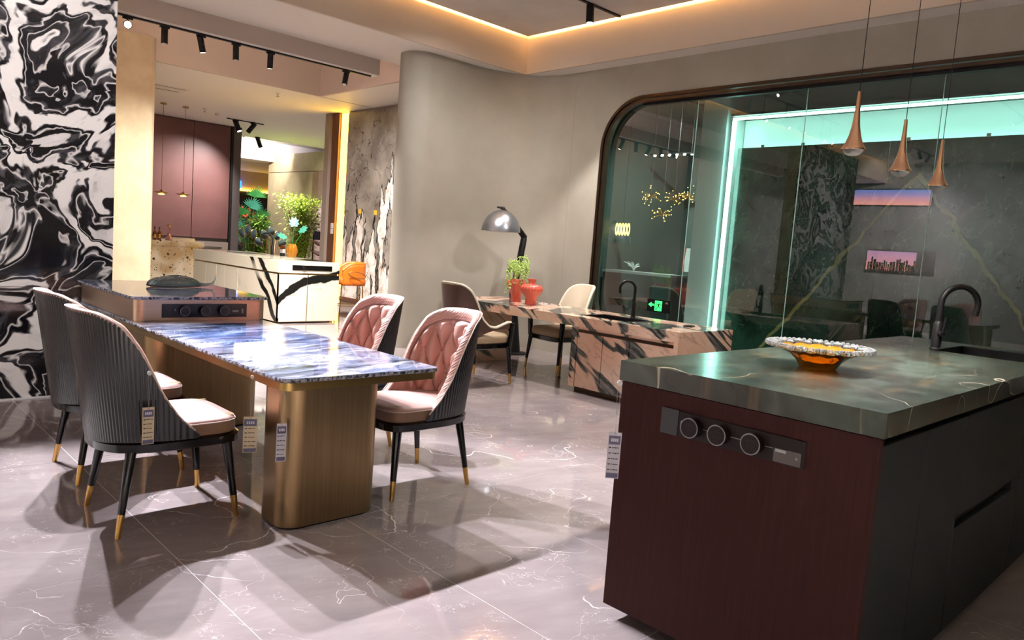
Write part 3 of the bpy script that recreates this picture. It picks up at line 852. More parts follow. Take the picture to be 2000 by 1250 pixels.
# ================================================================ dining chairs
def smooth_interp(xs, ys):
    X = np.linspace(0, 1, 201); Y = np.interp(X, xs, ys)
    k = np.hanning(25); k /= k.sum()
    Yp = np.pad(Y, 12, mode='edge'); Y = np.convolve(Yp, k, 'valid')
    return lambda q: float(np.interp(q, X, Y))
class Shell:
    def __init__(s, xb, lean, xf, w, widen, zb, H, top, ex=.72, ey=.78):
        s.xb, s.lean, s.xf, s.w, s.widen, s.zb, s.H, s.top, s.ex, s.ey = xb, lean, xf, w, widen, zb, H, top, ex, ey
    def at(s, th, z, inset=0):
        k = (z - s.zb) / s.H
        xb = s.xb - s.lean * k + inset; w = s.w + s.widen * k - inset
        c, sn = max(math.cos(th), 0), math.sin(th)
        return Vector((s.xf - (s.xf - xb) * c ** s.ex, math.copysign(w * abs(sn) ** s.ey, sn), z))
    def ztop(s, th):
        return s.top(1 - max(math.cos(th), 0) ** s.ex)
CH = Shell(-.325, .085, .075, .25, .028, .395, .6, smooth_interp([0, .12, .29, .44, .61, .78, 1], [.995, .985, .935, .82, .63, .515, .425]))
def ring_outline(n=64, g=0):
    """seat outline, local, facing +x"""
    pts = []
    for i in range(n):
        a = 2 * PI * i / n
        c, sn = math.cos(a), math.sin(a)
        if c >= 0: x, y = .285 * abs(c) ** .32, .245 * math.copysign(abs(sn) ** .45, sn)
        else: x, y = -.31 * abs(c) ** .8, .245 * math.copysign(abs(sn) ** .75, sn)
        pts.append((x * (1 + g), y * (1 + g)))
    return pts
def scaled(pts, sx, sy, z): return [(p[0] * sx, p[1] * sy, z) for p in pts]
def leg_parts(root, p0, p1, r0=.023, r1=.0125, tip=.28):
    p0, p1 = Vector(p0), Vector(p1); pm = p1 + (p0 - p1) * tip
    rm = r1 + (r0 - r1) * tip
    l = MB().tube([p0, p0 + (pm - p0) * .5, pm], [r0, (r0 + rm) / 2, rm], 16).build('leg', M_black, root, smooth=40)
    MB().tube([pm, p1], [rm * 1.01, r1], 16).build('gold_ferrule', M_gold, l, smooth=40)
def make_dining_chair():
    t = thing('dining_chair', 'x', 'chair', group='tufted dining chairs at the granite table')
    ribs, sub = 62, 4
    N, M = ribs * sub, 9
    def outer(u, v):
        th = (u * 2 - 1) * PI / 2
        z = CH.zb + (CH.ztop(th) - CH.zb) * v
        p = CH.at(th, z)
        o = CH.at(th, z, .02)
        d = (p - o); d.z = 0
        d = d.normalized() if d.length > 1e-6 else Vector((-1, 0, 0))
        return tuple(p + d * (.0032 * abs(math.sin(u * PI * ribs))))
    MB().grid(outer, N, M).build('ribbed_shell', M_rib, t, smooth=70)
    # tufted inner cushion
    def inner(u, v):
        th = (u * 2 - 1) * PI / 2 * .93
        zt = CH.ztop(th) - .012
        z = .43 + (zt - .43) * v
        pp = (u - .5) * 13; q = (z - .47) * 7.5
        puff = (abs(math.sin(PI * (pp + q) / 2)) * abs(math.sin(PI * (pp - q) / 2))) ** .6
        edge = min(1, max(0, (CH.ztop(th) - .06 - z) / .025)) * min(1, max(0, (.80 - abs(u * 2 - 1)) / .08 + .2))
        ins = .022 + .012 + .05 * puff * edge - .012 * (1 - edge)
        return tuple(CH.at(th, z, ins))
    MB().grid(lambda u, v: inner(1 - u, v), 150, 60).build('tufted_backrest', M_leather, t, smooth=75)
    # buttons
    bt = MB()
    for i in range(-10, 11):
        for j in range(0, 10):
            if (i + j) % 2: continue
            pp, z = i, .47 + j / 7.5
            u = pp / 13 + .5
            if not .12 < u < .88: continue
            th = (u * 2 - 1) * PI / 2 * .93
            if z > CH.ztop(th) - .10 or z < .5: continue
            bt.ball(tuple(CH.at(th, z, .040)), .008, 8, 5)
    bt.build('buttons', M_leather, t, smooth=80)
    # quilted rim band
    prof = [(-.002, -.006), (.000, .004), (.012, .009), (.028, .006), (.040, -.004), (.045, -.025), (.036, -.062)]
    def rim(u, v):
        th = (u * 2 - 1) * PI / 2 * .985
        zt = CH.ztop(th)
        k = v * (len(prof) - 1); i = min(int(k), len(prof) - 2); f = k - i
        ins = prof[i][0] * (1 - f) + prof[i + 1][0] * f; dz = prof[i][1] * (1 - f) + prof[i + 1][1] * f
        dz *= min(1, .35 + (zt - .42) * 3)
        return tuple(CH.at(th, zt + dz, ins))
    MB().grid(lambda u, v: rim(1 - u, v), 96, 12).build('quilted_rim', M_quilt, t, smooth=80)
    pth = []
    for i in range(81):
        th = (i / 40 - 1) * PI / 2 * .99
        pth.append(tuple(CH.at(th, CH.ztop(th) + .005, -.002)))
    MB().tube(pth, .0035, 6).build('piping', M_pipe, t, smooth=80)
    # seat
    R = ring_outline()
    MB().loft([scaled(R, .99, .99, .418), scaled(R, 1.005, 1.005, .43), scaled(R, 1.0, 1.0, .474)], True, False).build('seat_band', M_tan, t, smooth=50)
    MB().loft([scaled(R, 1.0, 1.0, .474), scaled(R, .985, .98, .484), scaled(R, .93, .92, .492), scaled(R, .6, .6, .497), scaled(R, .2, .2, .498)], False, True).build('seat_cushion', M_seatw, t, smooth=80)
    MB().tube([(p[0] * 1.002, p[1] * 1.002, .475) for p in R], .003, 6, closed=True).build('seat_piping', M_pipe, t, smooth=80)
    for sy in (-1, 1):
        s = MB().grid(lambda u, v: (-.16 + .425 * u, sy * (.150 + .035 * v + .012 * math.sin(u * 2.6)), .4955 - .0035 * v), 14, 2)
        s.build('seat_stripe', M_stripe, t, smooth=80)
    # base ring and legs
    MB().loft([scaled(R, 1.0, 1.0, .366), scaled(R, 1.05, 1.07, .374), scaled(R, 1.055, 1.075, .408), scaled(R, 1.0, 1.0, .4175)]).build('base_ring', M_black, t, smooth=45)
    for sx, sy in ((-1, -1), (-1, 1), (1, -1), (1, 1)):
        leg_parts(t, (sx * .215 + .01, sy * .205, .372), (sx * .265, sy * .245, 0), .026 if sx > 0 else .023)
    return t
ch = make_dining_chair()
ch['label'] = 'nearest black ribbed dining chair on the marble wall side, price tag on its shell'
ch.location = (1.25, 3.645, 0)
clone(ch, 'black ribbed dining chair on the marble wall side, farther from the viewpoint', (1.29, 4.46, 0))
clone(ch, 'nearest pink tufted dining chair, facing left at the table corner', (2.53, 3.41, 0), PI)
clone(ch, 'pink tufted dining chair facing left, farther behind the table', (2.60, 4.30, 0), PI)

# ================================================================ price tags
def price_tag(label, loc, rz, w, h, paper, top_dz, lines=5, button=None, tilt=0):
    t = thing('price_tag', label, 'tag', loc, rz, 'hanging price tags')
    if tilt: t.rotation_euler = (0, tilt, rz)
    BX(-w / 2, w / 2, -.0012, 0, 0, h).build('card', paper, t)
    BX(-w / 2 + .003, w / 2 - .003, -.0018, -.0012, h * .74, h * .93).build('header', M_tagblue, t)
    BX(-w / 2 + .003, w / 2 - .003, -.0018, -.0012, .003, h * .12).build('footer', M_tagblue, t)
    k = MB(); rnd = random.Random(sum(map(ord, label)))
    for i in range(lines):
        z = h * (.67 - i * .12)
        k.box(-w * .40, -w * .22, -.0018, -.0013, z - .0022, z + .0022)
        x = -w * .15
        for j in range(5):
            l = rnd.uniform(.05, .12) * w
            if x + l > w * .42: break
            k.box(x, x + l, -.0018, -.0013, z - rnd.uniform(.001, .0028), z + rnd.uniform(.001, .0028)); x += l + .02 * w
    k.build('writing', M_ink, t)
    k = MB()
    for j in range(4):
        k.box(-w * .28 + j * w * .15, -w * .28 + j * w * .15 + w * .11, -.0024, -.0018, h * .80, h * .87)
    k.build('title_marks', M_paperw, t)
    ring = [(.004 * math.cos(a), -.001, h * .965 + .004 * math.sin(a)) for a in [2 * PI * i / 12 for i in range(12)]]
    MB().tube(ring, .0008, 5, closed=True).build('eyelet', M_ring, t)
    MB().tube([(-.001, -.001, h * .965), (-.006, -.001, (h + top_dz) * .6), (0, 0, top_dz)], .0007, 5).build('string', M_ring, t)
    MB().tube([(.001, -.001, h * .965), (.006, -.001, (h + top_dz) * .6), (0, 0, top_dz)], .0007, 5).build('string', M_ring, t)
    if button:
        MB().tube([(0, .002, top_dz), (0, -.006, top_dz)], button, 16).build('button', M_whiteplastic, t, smooth=40)
    return t
price_tag('price tag with cream card on the nearest ribbed chair shell', (1.085, 3.352, .425), -.05, .048, .165, M_paper, .315, button=.009)
price_tag('price tag with cream card hanging from the granite table edge', (1.508, 3.262, .350), -.42, .062, .172, M_paper, .36, button=.008)
price_tag('pale price tag against the bronze table pedestal', (1.578, 3.09, .342), -.35, .044, .178, M_paperw, .335)
price_tag('white price tag hanging at the left edge of the wood island', (2.212, 1.682, .553), -.75, .050, .178, M_paperw, .368, button=.010)

# ================================================================ dark island with green stone top
isl = thing('kitchen_island', 'dark wood kitchen island with thick green stone worktop', 'island', (3.7, 1.22, 0))
ct = MB()
for b_ in ((2.225, 4.46, .74, 1.695), (5.03, 5.2, .74, 1.695), (4.46, 5.03, .74, .87), (4.46, 5.03, 1.31, 1.695)):
    ct.box(*b_, .93, 1.005)
wb(ct, 'stone_worktop', M_island, isl)
wb(BX(2.235, 2.262, .752, 1.688, .05, .926), 'end_panel', M_wenge, isl, bev=.0015)
wb(BX(2.262, 5.18, .78, 1.688, .055, .926), 'carcass', M_toe, isl)
for xa, xb, za, zb in ((2.266, 2.675, .055, .900), (2.680, 3.115, .055, .900), (3.120, 4.055, .512, .900), (3.120, 4.055, .055, .468), (4.060, 4.62, .055, .900), (4.625, 5.18, .055, .900)):
    wb(BX(xa, xb, .755, .778, za, zb), 'cabinet_front', M_darkcab, isl, bev=.0015)
wb(BX(3.935, 4.055, .755, .778, .469, .511), 'drawer_bridge', M_darkcab, isl)
wb(BX(2.262, 5.18, 1.688, 1.692, .055, .926), 'back_panel', M_darkcab, isl)
wb(BX(2.33, 5.1, .83, 1.62, 0, .055), 'plinth', M_toe, isl)
sk = MB().box(4.47, 5.02, .88, 1.30, .80, .805)
for b_ in ((4.462, 4.47, .872, 1.308), (5.02, 5.028, .872, 1.308), (4.47, 5.02, .872, .88), (4.47, 5.02, 1.30, 1.308)):
    sk.box(*b_, .80, 1.003)
wb(sk, 'sink_basin', M_blackmatte, isl)
M_dkstrip = mat('dark_brown_socket_strip', '#1d1514', .45, spec=.2)
p, bx = socket_strip(isl, (2.235, 1.229, .8225), (0, -1, 0), (-1, 0, 0), .532, .088, (-.133, -.027, .096), M_dkstrip, .036)
wb(bx(-.266, -.195, -.046, .046, .006, .009), 'end_cover', mat('anthracite_cover', '#1d1c1f', .3), isl, p)
wb(bx(.165, .255, -.040, .004, .006, .0078), 'rating_label', mat('film_label', '#4a4441', .25), isl, p)
wb(bx(.170, .205, -.008, .001, .0078, .0084), 'label_print', M_ring, isl, p)
wb(bx(.238, .244, -.020, -.012, .0078, .0084), 'label_print', M_ring, isl, p)
wb(bx(-.185, -.175, -.012, .012, .006, .0075), 'switch_mark', M_ring, isl, p)
wb(bx(-.17, .16, -.0012, .0008, .006, .0072), 'slot_line', M_ring, isl, p)

# gooseneck taps
def tap(label, x, y, z, d, h, reach, r=.016):
    t = thing('sink_tap', label, 'tap', (x, y, z), 0, 'black gooseneck taps')
    d = Vector((d[0], d[1], 0)).normalized()
    MB().lathe([(r * 1.9, 0), (r * 1.9, .006), (r * 1.55, .012), (r * 1.5, .14 * h / .35), (r * 1.05, .155 * h / .35)], 20).build('body', M_blackmatte, t, smooth=40)
    R_ = reach / 2
    pts = [(0, 0, .15 * h / .35), (0, 0, h - R_)]
    for k in range(1, 15):
        a = PI - k * PI * 1.08 / 14
        c = d * (R_ + R_ * math.cos(a))
        pts.append((c.x, c.y, h - R_ + R_ * math.sin(a)))
    e = Vector(pts[-1]); pts.append(tuple(e + (e - Vector(pts[-2])).normalized() * .03))
    MB().tube(pts, r, 14).build('spout', M_blackmatte, t, smooth=60)
    s = Vector((d.y, -d.x, 0))
    hb = s * (r * 1.3)
    MB().tube([hb * .5 + Vector((0, 0, .09 * h / .35)), hb * 2.6 + Vector((0, 0, .09 * h / .35))], r * .9, 12).build('valve', M_blackmatte, t, smooth=40)
    MB().tube([hb * 2.5 + Vector((0, 0, .095 * h / .35)), hb * 3.2 + Vector((0, 0, .18 * h / .35))], [r * .5, r * .38], 10).build('lever', M_blackmatte, t, smooth=40)
    return t
tap('large black gooseneck tap at the green island sink', 4.515, 1.30, 1.005, (.14, -.14), .355, .20, .0165)

# amber crystal bowl
bw = thing('crystal_bowl', 'amber glass bowl with clear beaded crystal rim on the green island', 'bowl', (2.946, 1.265, 1.005))
prof = [(.002, .006), (.05, .003), (.066, .0), (.07, .004), (.085, .03), (.118, .055), (.165, .074)]
inn = [(.160, .078), (.112, .060), (.078, .035), (.058, .014), (.002, .012)]
MB().lathe(prof + inn, 56, wob=lambda r, z, a: (r * (1 + .035 * math.cos(14 * a) * (r > .06)), z + .004 * math.cos(14 * a) * (r > .1))).build('amber_bowl', M_amber, bw, smooth=60)
cr = MB()
for i in range(28):
    a = 2 * PI * i / 28
    big = i % 2 == 0
    rr = .178
    cr.ball((rr * math.cos(a), rr * math.sin(a), .081 + (.004 if big else 0)), .0215 if big else .017, 7, 5, .55)
    cr.ball((.198 * math.cos(a + .06), .198 * math.sin(a + .06), .087), .011, 6, 4)
    cr.ball((.198 * math.cos(a - .06), .198 * math.sin(a - .06), .087), .011, 6, 4)
cr.build('beaded_rim', M_clear, bw)

# copper drop pendants
def pendant(label, x, zb, src=None):
    if src: return clone(src, label, (x, 1.22, zb))
    t = thing('pendant_lamp', label, 'pendant lamp', (x, 1.22, zb), 0, 'copper drop pendants over the island')
    pr = [(.0445, .022), (.0455, .026), (.041, .034), (.031, .052), (.022, .078), (.0155, .11), (.0115, .15), (.0085, .20), (.007, .243), (.003, .245)]
    MB().lathe(pr, 32, cap0=False).build('copper_shade', M_copper, t, smooth=50)
    MB().lathe([(.002, 0), (.015, .001), (.026, .006), (.034, .014), (.038, .022), (.040, .028), (.002, .030)], 28).build('crystal_lens', M_clear, t, smooth=50)
    MB().lathe([(.002, .0305), (.026, .031), (.026, .034), (.002, .0345)], 20).build('led_disc', M_emit('pendant_led', '#fff4e6', 22), t)
    MB().tube([(0, 0, .244), (0, 0, 4.18 - 1.84)], .0016, 6).build('cord', M_blackmatte, t)
    ld = bpy.data.lights.new('lamp_light', 'SPOT'); ld.energy = 45; ld.spot_size = math.radians(120); ld.spot_blend = .6; ld.shadow_soft_size = .02; ld.color = (1, .95, .9)
    lo = bpy.data.objects.new('lamp_light', ld); COL.objects.link(lo); lo.parent = t; lo.location = (0, 0, -.012)
    return t
p1 = pendant('left copper drop pendant, nearest the curved wall', 2.94, 1.842)
pendant('middle copper drop pendant of the three over the island', 3.449, 1.822, p1)
pendant('right and lowest copper drop pendant over the island', 3.95, 1.812, p1)
# ================================================================ smoked glass fish dish on the bar
ds = thing('glass_dish', 'smoked blue glass leaf dish on the raised granite bar', 'dish', (2.06, 5.85, .9065), math.radians(4))
def dish(u, v):
    a = u * 2 * PI
    k = math.sin(v * PI / 2)
    x = .20 * math.cos(a) * k; y = .085 * math.sin(a) * k * (1 - .3 * math.cos(a))
    z = .006 + .072 * math.cos(v * PI / 2) ** .8 + .003 * math.sin(12 * a) * math.sin(v * PI)
    return (x, y, z)
MB().grid(dish, 72, 12).build('shell_body', M_smoke, ds, smooth=70, solid=.006)
MB().tube([(.17, 0, .022), (.24, .0, .018), (.30, .015, .024), (.335, .04, .06), (.345, .05, .095)], [.02, .013, .010, .007, .003], 10).build('tail', M_smoke, ds, smooth=70)
rg = MB()
for q in range(5):
    t0 = (q - 2) * .022
    rg.tube([(-.17 + abs(t0) * 1.2 + .30 * i / 12, t0 * math.sin(PI * i / 12), .012 + .074 * math.sin(PI * (i / 12)) ** .7) for i in range(13)], .004, 6)
rg.build('ridges', M_smoke, ds, smooth=80)
# ================================================================ pink marble sink table
pt = thing('sink_table', 'long pink marble table with sink and dark veined cabinet end', 'table', (5.95, 5.2, 0))
t_ = MB()
for b_ in ((5.515, 6.42, 3.60, 4.33), (5.515, 6.42, 4.90, 6.85), (5.515, 5.72, 4.33, 4.90), (6.10, 6.42, 4.33, 4.90)):
    t_.box(*b_, .665, .76)
wb(t_, 'marble_top', M_pink, pt)
wb(BX(5.515, 6.42, 3.60, 3.645, .02, .6645), 'end_panel', M_pink, pt)
wb(BX(5.6, 6.36, 6.58, 6.64, 0, .6645), 'leg_panel', M_pink, pt)
wb(BX(5.60, 6.38, 3.65, 4.87, .06, .6645), 'carcass', M_toe, pt)
wb(BX(5.555, 6.38, 4.80, 4.872, .055, .6645), 'side_panel', M_pink, pt)
for ya, yb in ((4.478, 4.792), (4.158, 4.470), (3.65, 4.150)):
    wb(BX(5.56, 5.58, ya, yb, .06, .605), 'cabinet_door', M_pink, pt)
wb(BX(5.565, 5.58, 3.65, 4.795, .635, .6645), 'marble_rail', M_pink, pt)
wb(BX(5.562, 5.59, 3.66, 4.79, .606, .632), 'handle_rail', M_frame, pt)
wb(BX(5.62, 6.34, 3.68, 4.84, 0, .055), 'plinth', M_frame, pt)
sk = MB().box(5.72, 6.10, 4.33, 4.90, .56, .565)
for b_ in ((5.722, 5.728, 4.332, 4.898), (6.092, 6.098, 4.332, 4.898), (5.728, 6.092, 4.332, 4.338), (5.728, 6.092, 4.892, 4.898)):
    sk.box(*b_, .565, .757)
wb(sk, 'sink_basin', M_blackmatte, pt)
rim_ = MB()
for b_ in ((5.705, 5.722, 4.315, 4.915), (6.098, 6.115, 4.315, 4.915), (5.722, 6.098, 4.315, 4.332), (5.722, 6.098, 4.898, 4.915)):
    rim_.box(*b_, .7585, .7625)
wb(rim_, 'sink_rim', M_blackmatte, pt)
tap('black gooseneck tap at the pink marble sink', 6.17, 4.60, .76, (-.15, .12), .375, .16, .015)
ph = thing('phone', 'flat black device lying on the pink marble table end', 'phone', (6.13, 3.90, .76), .3)
MB().prism(rrect(-.075, .075, -.04, .04, .015), 0, .012).build('case', M_blackplastic, ph, bev=.003)
MB().prism(rrect(-.068, .068, -.033, .033, .012), .0121, .0128).build('screen', M_black, ph)

# coral vases and trailing plant
def coral_vase(label, x, y, prof, n_rib, arms, s=1.0):
    t = thing('coral_vase', label, 'vase', (x, y, .761), .4, 'coral ceramic vases')
    MB().lathe([(r * s, z * s) for r, z in prof], 64, wob=lambda r, z, a: (r * (.94 + .14 * abs(math.sin(n_rib * a / 2 + z * 14))), z)).build('body', M_coral, t, smooth=60)
    return t
va = coral_vase('coral ribbed tulip vase holding the trailing succulent', 6.05, 6.22, [(.002, 0), (.062, 0), (.060, .02), (.058, .08), (.078, .14), (.100, .19), (.098, .235), (.088, .26), (.075, .25), (.07, .2), (.03, .1), (.002, .09)], 16, 0)
for a in (.3, 2.4, 4.5):
    MB().lathe([(.002, 0), (.04, .01), (.05, .05), (.035, .085), (.002, .10)], 16, (.075 * math.cos(a), .075 * math.sin(a), .165)).build('petal_lobe', M_coral, va, smooth=60)
vb = coral_vase('round coral ribbed vase with narrow neck', 5.98, 5.90, [(.002, 0), (.062, 0), (.060, .03), (.060, .075), (.10, .125), (.122, .165), (.118, .20), (.09, .222), (.045, .228), (.036, .24), (.040, .275), (.048, .29), (.03, .288), (.028, .24), (.002, .235)], 22, 0)
tr = thing('trailing_succulent', 'pale green trailing succulent spilling out of the tulip vase', 'plant', (6.05, 6.22, 1.03))
rnd = random.Random(4)
stems, beads = MB(), MB()
for k in range(26):
    a = rnd.uniform(0, 2 * PI); R_ = rnd.uniform(.09, .15); up = rnd.uniform(.14, .28); dn = rnd.uniform(.05, .34)
    pts = []
    for j in range(12):
        s_ = j / 11
        r_ = R_ * min(1, s_ * 1.6) ; z = up * math.sin(min(s_ * 1.25, 1) * PI / 2) if s_ < .4 else up - (s_ - .4) / .6 * dn
        pts.append((r_ * math.cos(a) + rnd.uniform(-.004, .004), r_ * math.sin(a) + rnd.uniform(-.004, .004), z))
    stems.tube(pts, .002, 4)
    for j in range(3, 12):
        for m in range(3):
            q = pts[j]
            beads.ball((q[0] + rnd.uniform(-.012, .012), q[1] + rnd.uniform(-.012, .012), q[2] + rnd.uniform(-.014, .014)), rnd.uniform(.006, .010), 5, 3)
stems.build('stems', M_succ, tr); tagp(beads.build('bead_leaves', M_succ, tr, smooth=80), kind='stuff')

# floor lamp with dome shade
fl = thing('floor_lamp', 'black jointed floor lamp with hammered metal dome shade', 'floor lamp', (6.78, 6.90, 0))
MB().lathe([(.15, 0), (.15, .018), (.14, .024), (.04, .03)], 32).build('base', M_blackmatte, fl, smooth=40)
MB().tube([(0, 0, .02), (-.06, 0, .45), (-.13, 0, .80)], [.062, .048, .045], 10).build('arm_segment', M_blackmatte, fl, smooth=50)
MB().tube([(-.13, 0, .79), (-.10, 0, .92), (0, 0, 1.50), (.005, 0, 1.54)], [.045, .045, .042, .036], 10).build('arm_segment', M_blackmatte, fl, smooth=50)
MB().tube([(.012, 0, 1.525), (-.24, 0, 1.74), (-.36, 0, 1.83), (-.43, 0, 1.868), (-.50, 0, 1.872)], [.040, .032, .026, .016, .010], 10).build('arm_segment', M_blackmatte, fl, smooth=50)
dome = [(.245, 0), (.243, .035), (.232, .085), (.208, .14), (.17, .195), (.115, .24), (.055, .262), (.02, .268)]
MB().lathe(dome, 40, (-.415, 0, 1.575), cap0=False).build('dome_shade', M_alu, fl, smooth=60)
MB().lathe([(r * .97, z * .97 + .001) for r, z in dome], 40, (-.415, 0, 1.575), cap0=False).build('shade_lining', M_shadein, fl, smooth=60)
MB().ball((-.40, 0, 1.86), .028, 12, 8).build('top_knob', M_blackmatte, fl, smooth=60)

# ================================================================ barrel armchairs at the pink table
AC = Shell(-.30, .10, .24, .285, .0, .40, .6, smooth_interp([0, .1, .2, .28, .36, .5, .64, .8, .92, 1], [1.0, .985, .93, .82, .66, .585, .575, .605, .630, .625]), .75, .72)
def make_armchair():
    t = thing('armchair', 'x', 'chair', group='barrel armchairs at the pink marble table')
    zlow = lambda th: .40 + .17 * max(0, (abs(math.sin(th)) - .62) / .38) ** .8
    def sh(ins, rev):
        def fn(u, v):
            if rev: u = 1 - u
            th = (u * 2 - 1) * PI / 2
            z0 = zlow(th); z = z0 + (AC.ztop(th) - z0) * v
            return tuple(AC.at(th, z, ins))
        return fn
    MB().grid(sh(0, False), 72, 12).build('outer_shell', M_brownleather, t, smooth=70)
    MB().grid(sh(.035, True), 72, 12).build('inner_lining', M_cream, t, smooth=70)
    pth = [tuple(AC.at((i / 40 - 1) * PI / 2, AC.ztop((i / 40 - 1) * PI / 2), .017)) for i in range(81)]
    MB().tube(pth, .0185, 8).build('top_rim', M_cream, t, smooth=80)
    R = ring_outline()
    MB().loft([scaled(R, 1.0, 1.02, .415), scaled(R, 1.03, 1.05, .43), scaled(R, 1.03, 1.05, .475), scaled(R, .96, .97, .505), scaled(R, .6, .6, .52), scaled(R, .2, .2, .522)]).build('seat_cushion', M_khaki, t, smooth=70)
    MB().loft([scaled(R, 1.0, 1.02, .362), scaled(R, 1.04, 1.08, .372), scaled(R, 1.04, 1.08, .412), scaled(R, 1.0, 1.0, .4175)]).build('base_ring', M_black, t, smooth=45)
    for sy in (-1, 1):
        MB().tube([(.235, sy * .275, .385), (.245, sy * .283, .628)], [.026, .032], 8).build('arm_post', M_black, t, smooth=30)
        leg_parts(t, (.23, sy * .265, .39), (.275, sy * .285, 0), .027, .0125)
        leg_parts(t, (-.20, sy * .20, .372), (-.245, sy * .235, 0), .023, .0125)
    return t
ac = make_armchair()
ac['label'] = 'brown backed armchair in front of the pink marble table'
ac.location = (4.96, 5.66, 0)
clone(ac, 'cream armchair on the far side of the pink marble table', (6.40, 5.78, 0), PI - .10)

# ================================================================ rear showroom: white island, stool, counter
wi = thing('white_island', 'white marble island with bold black veins in the rear showroom', 'island', (5.6, 12, 0))
wb(BX(5.095, 6.12, 10.30, 13.6, .765, .945), 'worktop_box', M_white, wi)
wb(BX(5.12, 6.10, 10.325, 13.58, .02, .765), 'carcass', M_brassband, wi)
for xa, xb in ((5.10, 5.58), (5.60, 6.12)):
    wb(BX(xa, xb, 10.305, 10.325, .03, .74), 'end_door', M_white, wi)
for ya, yb in ((10.305, 11.70), (11.71, 12.20), (12.21, 12.56), (12.57, 13.0), (13.01, 13.58)):
    wb(BX(5.10, 5.12, ya, yb, .03, .74), 'side_door', M_white, wi)
wb(BX(5.32, 5.985, 10.292, 10.30, .81, .885), 'control_panel', M_black, wi)
wb(MB().tube([(5.50, 10.292, .85), (5.50, 10.27, .85)], .03, 16), 'control_knob', M_blackplastic, wi, smooth=40)
wb(BX(5.42, 5.9, 12.4, 13.0, .9452, .948), 'sink_inset', M_blackmatte, wi)
wb(BX(5.75, 6.08, 10.5, 11.1, .9452, .950), 'hob_plate', M_black, wi)
tap('small dark tap on the white marble island', 6.02, 12.42, .947, (-.6, .5), .37, .20, .017)
vz = thing('amber_vase', 'amber ribbed vase with teal leaves on the white island', 'vase', (6.02, 11.70, .951))
MB().lathe([(.002, 0), (.07, 0), (.085, .06), (.088, .13), (.07, .19), (.05, .22)], 24, wob=lambda r, z, a: (r * (1 + .06 * math.cos(12 * a)), z), cap1=False).build('body', M_amber, vz, smooth=50, solid=.004)
def monstera(n=14, s=.13):
    """one split leaf in local xy, stem at origin, pointing +y"""
    pts = [(0, 0)]
    for i in range(n + 1):
        a = -2.3 + 4.6 * i / n
        r = s * (.55 + .45 * math.cos(a * .55)) * (1 if i % 2 == 0 else .68)
        pts.append((r * math.sin(a) * .8, s * .35 + r * math.cos(a)))
    return pts
for dx, dy, dz, rx, rz in ((-.12, .02, .30, -1.0, .5), (.05, .05, .52, -.3, -.2), (.16, -.02, .42, -.7, -.9)):
    pl = monstera()
    lf = MB().add([(p[0], p[1], .02 * math.sin(p[0] * 20)) for p in pl], [(0, i, i + 1) for i in range(1, len(pl) - 1)]).build('leaf', M_leaft, vz, solid=.003)
    lf.location = (dx, dy, dz); lf.rotation_euler = (PI / 2 + rx, 0, rz)
    MB().tube([(0, 0, .03), (dx * .4, dy * .4, dz * .6), (dx, dy, dz)], .004, 5).build('stem', M_leafd, vz)
bx_ = thing('candle_box', 'small dark candle jar with white label on the white island', 'jar', (6.25 - .22, 12.05, .945))
MB().lathe([(.002, 0), (.045, 0), (.045, .05), (.043, .055)], 16).build('jar_base', M_blackplastic, bx_, smooth=40)
MB().lathe([(.044, .055), (.046, .056), (.046, .12), (.044, .121), (.002, .121)], 16).build('label_band', M_paperw, bx_, smooth=40)
MB().lathe([(.044, .121), (.046, .16), (.03, .19), (.002, .19)], 16).build('dark_top', M_whisky, bx_, smooth=40)

st = thing('bar_stool', 'orange leather bar stool with gold legs beside the white island', 'stool', (6.66, 10.85, 0), math.radians(160))
ST = Shell(-.24, .0, .17, .235, .0, .56, .36, smooth_interp([0, .5, .75, 1], [.92, .92, .89, .80]), .7, .7)
MB().grid(lambda u, v: tuple(ST.at((u * 2 - 1) * PI / 2, .56 + (ST.ztop((u * 2 - 1) * PI / 2) - .56) * v)), 48, 8).build('tub_back', M_orange, st, smooth=70, solid=-.05)
pth = [tuple(ST.at((i / 20 - 1) * PI / 2, ST.ztop((i / 20 - 1) * PI / 2), -.025 + .05)) for i in range(41)]
MB().tube(pth, .03, 10).build('top_roll', M_orange, st, smooth=80)
R = ring_outline(40)
MB().loft([scaled(R, .75, .86, .57), scaled(R, .80, .9, .585), scaled(R, .80, .9, .66), scaled(R, .72, .8, .685), scaled(R, .2, .2, .69)]).build('seat_cushion', M_orange, st, smooth=70)
for sy in (-1, 1):
    lp = [(-.10 + .14 * math.cos(a) + .05, sy * .30, .74 + .05 * math.sin(a) + .02 * math.cos(a)) for a in [2 * PI * i / 24 for i in range(24)]]
    MB().tube(lp, .008, 8, closed=True).build('gold_loop', M_brass, st, smooth=70)
    for sx in (-1, 1):
        MB().tube([(sx * .17, sy * .19, .57), (sx * .20, sy * .21, 0)], .0105, 10).build('leg', M_brass, st, smooth=60)
ft = [(.19, .20, .22), (-.19, .20, .22), (-.19, -.20, .22), (.19, -.20, .22)]
for i in range(4):
    MB().tube([ft[i], ft[(i + 1) % 4]], .009, 8).build('foot_rail', M_brass, st, smooth=60)

